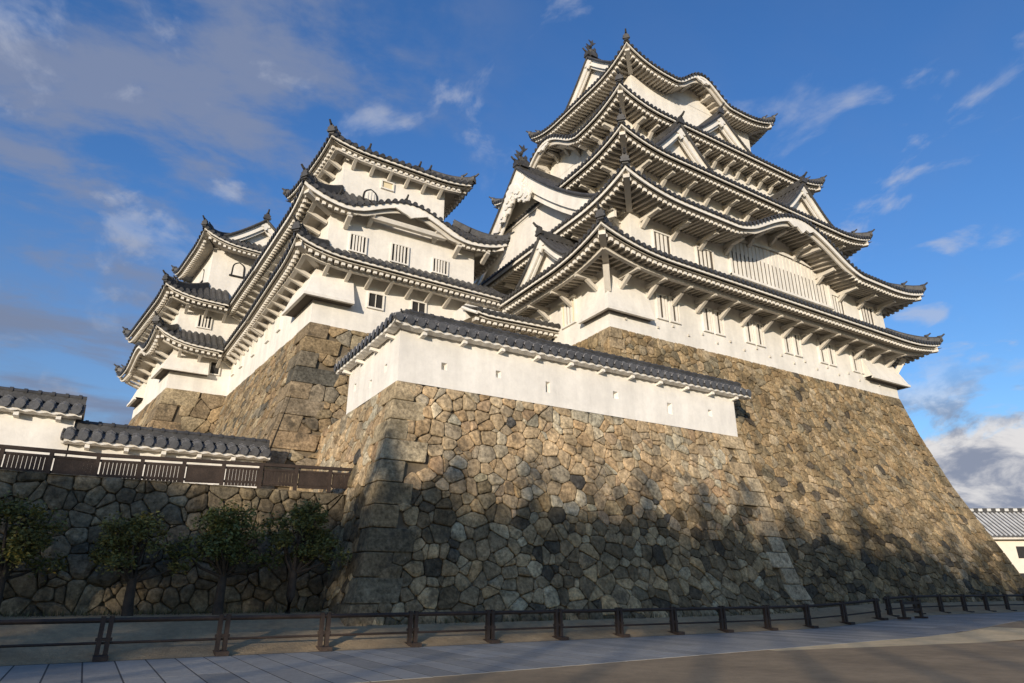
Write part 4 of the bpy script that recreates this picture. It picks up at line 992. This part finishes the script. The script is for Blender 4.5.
tree('dense dark green pruned tree, third from the left before the retaining wall', 3.55, 22.8, .78, 3.1, 1.6, 3, (0.077, 0.090, 0.025), leaves=6200, pads=22, ls=.062)
tree('spreading green pruned tree beside the corner of the front rampart', 5.6, 22.8, .78, 3.4, 1.6, 4, (0.102, 0.109, 0.033), lean=.15, leaves=6000, pads=22, ls=.062)

# unseen trees added behind the viewer, crowns shaped to shade the court and lower walls
def shade_tree(label, x, y, h, seed, low=.18, leaves=5200):
    rg = random.Random(seed); t = thing('unseen_shade_tree', label, 'tree', (x, y, 0), 'unseen trees added for shade')
    tr = MB(); top = Vector((x, y, h * .8)); tr.tube([(x, y, -.2), (x + .2, y, h * .4), top], [.28, .2, .06], 8)
    cents = []
    for i in range(34):
        a = rg.uniform(0, 6.28); f = rg.random(); r_ = 4.6 * rg.random() ** .5 * (1.1 - .55 * f)
        cc = Vector((x + math.cos(a) * r_, y + math.sin(a) * r_, h * (low + (.94 - low) * f))); cents.append((cc, rg.uniform(1.0, 1.9)))
        tr.tube([(x + .1, y, h * (low - .06 + .4 * f)), cc], [.13, .03], 5)
    obj('trunk', tr, BK, t)
    lf = MB()
    for i in range(leaves):
        cc, rr_ = cents[rg.randrange(len(cents))]
        d = Vector((rg.gauss(0, 1), rg.gauss(0, 1), rg.gauss(0, .8))); p = cc + d / max(.2, d.length) * rr_ * rg.random() ** .4; s_ = rg.uniform(.16, .34)
        u = Vector((rg.uniform(-1, 1), rg.uniform(-1, 1), rg.uniform(-1, 1))).normalized(); v = u.cross(Vector((rg.uniform(-1, 1), rg.uniform(-1, 1), rg.uniform(-1, 1)))).normalized()
        g = rg.uniform(.6, 1.4)
        lf.face([p - u * s_, p - v * s_ * .6, p + u * s_, p + v * s_ * .6], (.05 * g, .07 * g, .028 * g))
    obj('crown', lf, LF, t)
sdir = Vector((to_sun.x, to_sun.y)).normalized(); perp = V2(-sdir.y, sdir.x)
if perp.x < 0: perp = -perp
ROW = [(-37, 58, 18.4, .3, 5200), (-30.5, 60, 18.3, .3, 5200), (-25, 59, 18.2, .3, 5200), (-20, 61, 18.1, .3, 5200), (-15.5, 60, 17.4, .34, 4800)]
for k in range(17):
    q = -11.0 + 2.1 * k; hq = interp([(-11, 17.6), (2.4, 19.5), (11, 20.2), (18, 19.9), (24, 19.5)])(q)
    ROW.append((q, 60 + (k % 3) * 1.2, hq + (.12, -.1, .05, -.12)[k % 4], .79, 1700))
for i, (q, p, h, low, nl) in enumerate(ROW):
    c_ = sdir * p + perp * q
    shade_tree('unseen tree behind the viewer, added to shade the court and walls', c_.x, c_.y, h, 70 + i, low, nl)

# weeds along the foot of the walls
rg = random.Random(9); gm = MB()
for i in range(2600):
    if rg.random() < .55: x = rg.uniform(7.2, 28.5); y = fy0 - df(.9) - rg.uniform(.02, .22)
    else: x = rg.uniform(-10, 7.5); y = LY - .62 - abs(rg.gauss(0, .5))
    z = bank(x, y) - .02; h_ = rg.uniform(.05, .22); a = rg.uniform(0, 6.28); dx, dy = math.cos(a) * .02, math.sin(a) * .02; lx, ly = rg.uniform(-.06, .06), rg.uniform(-.06, .06)
    g = rg.uniform(.6, 1.3); gm.face([(x - dx, y - dy, z), (x + dx, y + dy, z), (x + lx, y + ly, z + h_)], (.085 * g, .08 * g, .035 * g))
obj('grass', gm, LF, kind='stuff')

# ------------------------------------------------------------------ storehouse at the right edge
Bd = thing('storehouse', 'distant cream storehouse with pale tiled roof at the right edge', 'storehouse', (84, 38, 0))
u = Vector((.835, -.55, 0)); nb = Vector((-.55, -.835, 0)); E0 = Vector((83.0, 37.2, 0))
def Q(a, b_, z): return E0 + u * a - nb * b_ + Vector((0, 0, z))
mb = MB(); mb.hexa([Q(-12, .9, 0), Q(24, .9, 0), Q(24, 7, 0), Q(-12, 7, 0)], [Q(-12, .9, 7.2), Q(24, .9, 7.2), Q(24, 7, 7.2), Q(-12, 7, 7.2)])
obj('wall', mb, mat('pale_cream_wall', (0.66, 0.61, 0.52), .9, .06, 1), Bd)
mb = MB(); zr, ze = 10.0, 7.0
mb.grid([[Q(a, 0, ze - .1), Q(a, 0, ze), Q(a, 4, zr), Q(a, 8, ze)] for a in (-13, 25)])
for i in range(76):
    a = -13 + .5 * i; rr_ = .13
    mb.grid([[Q(a + math.cos(k) * rr_, d, z + math.sin(k) * rr_) for k in (math.pi, 2.2, 1.57, .94, 0)] for d, z in ((-.05, ze), (4, zr))], 1)
    mb.face([Q(a + math.cos(k) * rr_, -.06, ze + math.sin(k) * rr_) for k in [j * math.pi / 3 for j in range(6)]], None, 0)
rf = obj('roof', mb, [TI2, TW], Bd)
mb = MB(); mb.beam(Q(-13, 4, zr + .2), Q(25, 4, zr + .2), .4, .5, 0)
for i in range(38): mb.beam(Q(-12.8 + i, 3.75, zr + .25), Q(-12.8 + i, 4.25, zr + .25), .45, .3, 1)
obj('ridge', mb, [TI, TW], rf)
mb = MB(); mb.beam(Q(-12, .35, ze - .2), Q(24, .35, ze - .2), .7, .2); obj('eave_fascia', mb, PB, rf)
mb = MB(); mb.tube([Q(1.2, .6, 6.9), Q(1.5, .82, 6.3), Q(1.9, .82, 4.0), Q(2.0, .82, 0)], .08, 6); obj('drainpipe', mb, WD, Bd)
for a0, a1, z0, z1 in ((4.2, 6.2, 4.75, 6.0), (3.0, 7.6, 0.0, 3.2)):
    mb = MB(); mb.hexa([Q(a0, .84, z0), Q(a1, .84, z0), Q(a1, .895, z0), Q(a0, .895, z0)], [Q(a0, .84, z1), Q(a1, .84, z1), Q(a1, .895, z1), Q(a0, .895, z1)])
    obj('window' if z0 else 'door', mb, DK, Bd)
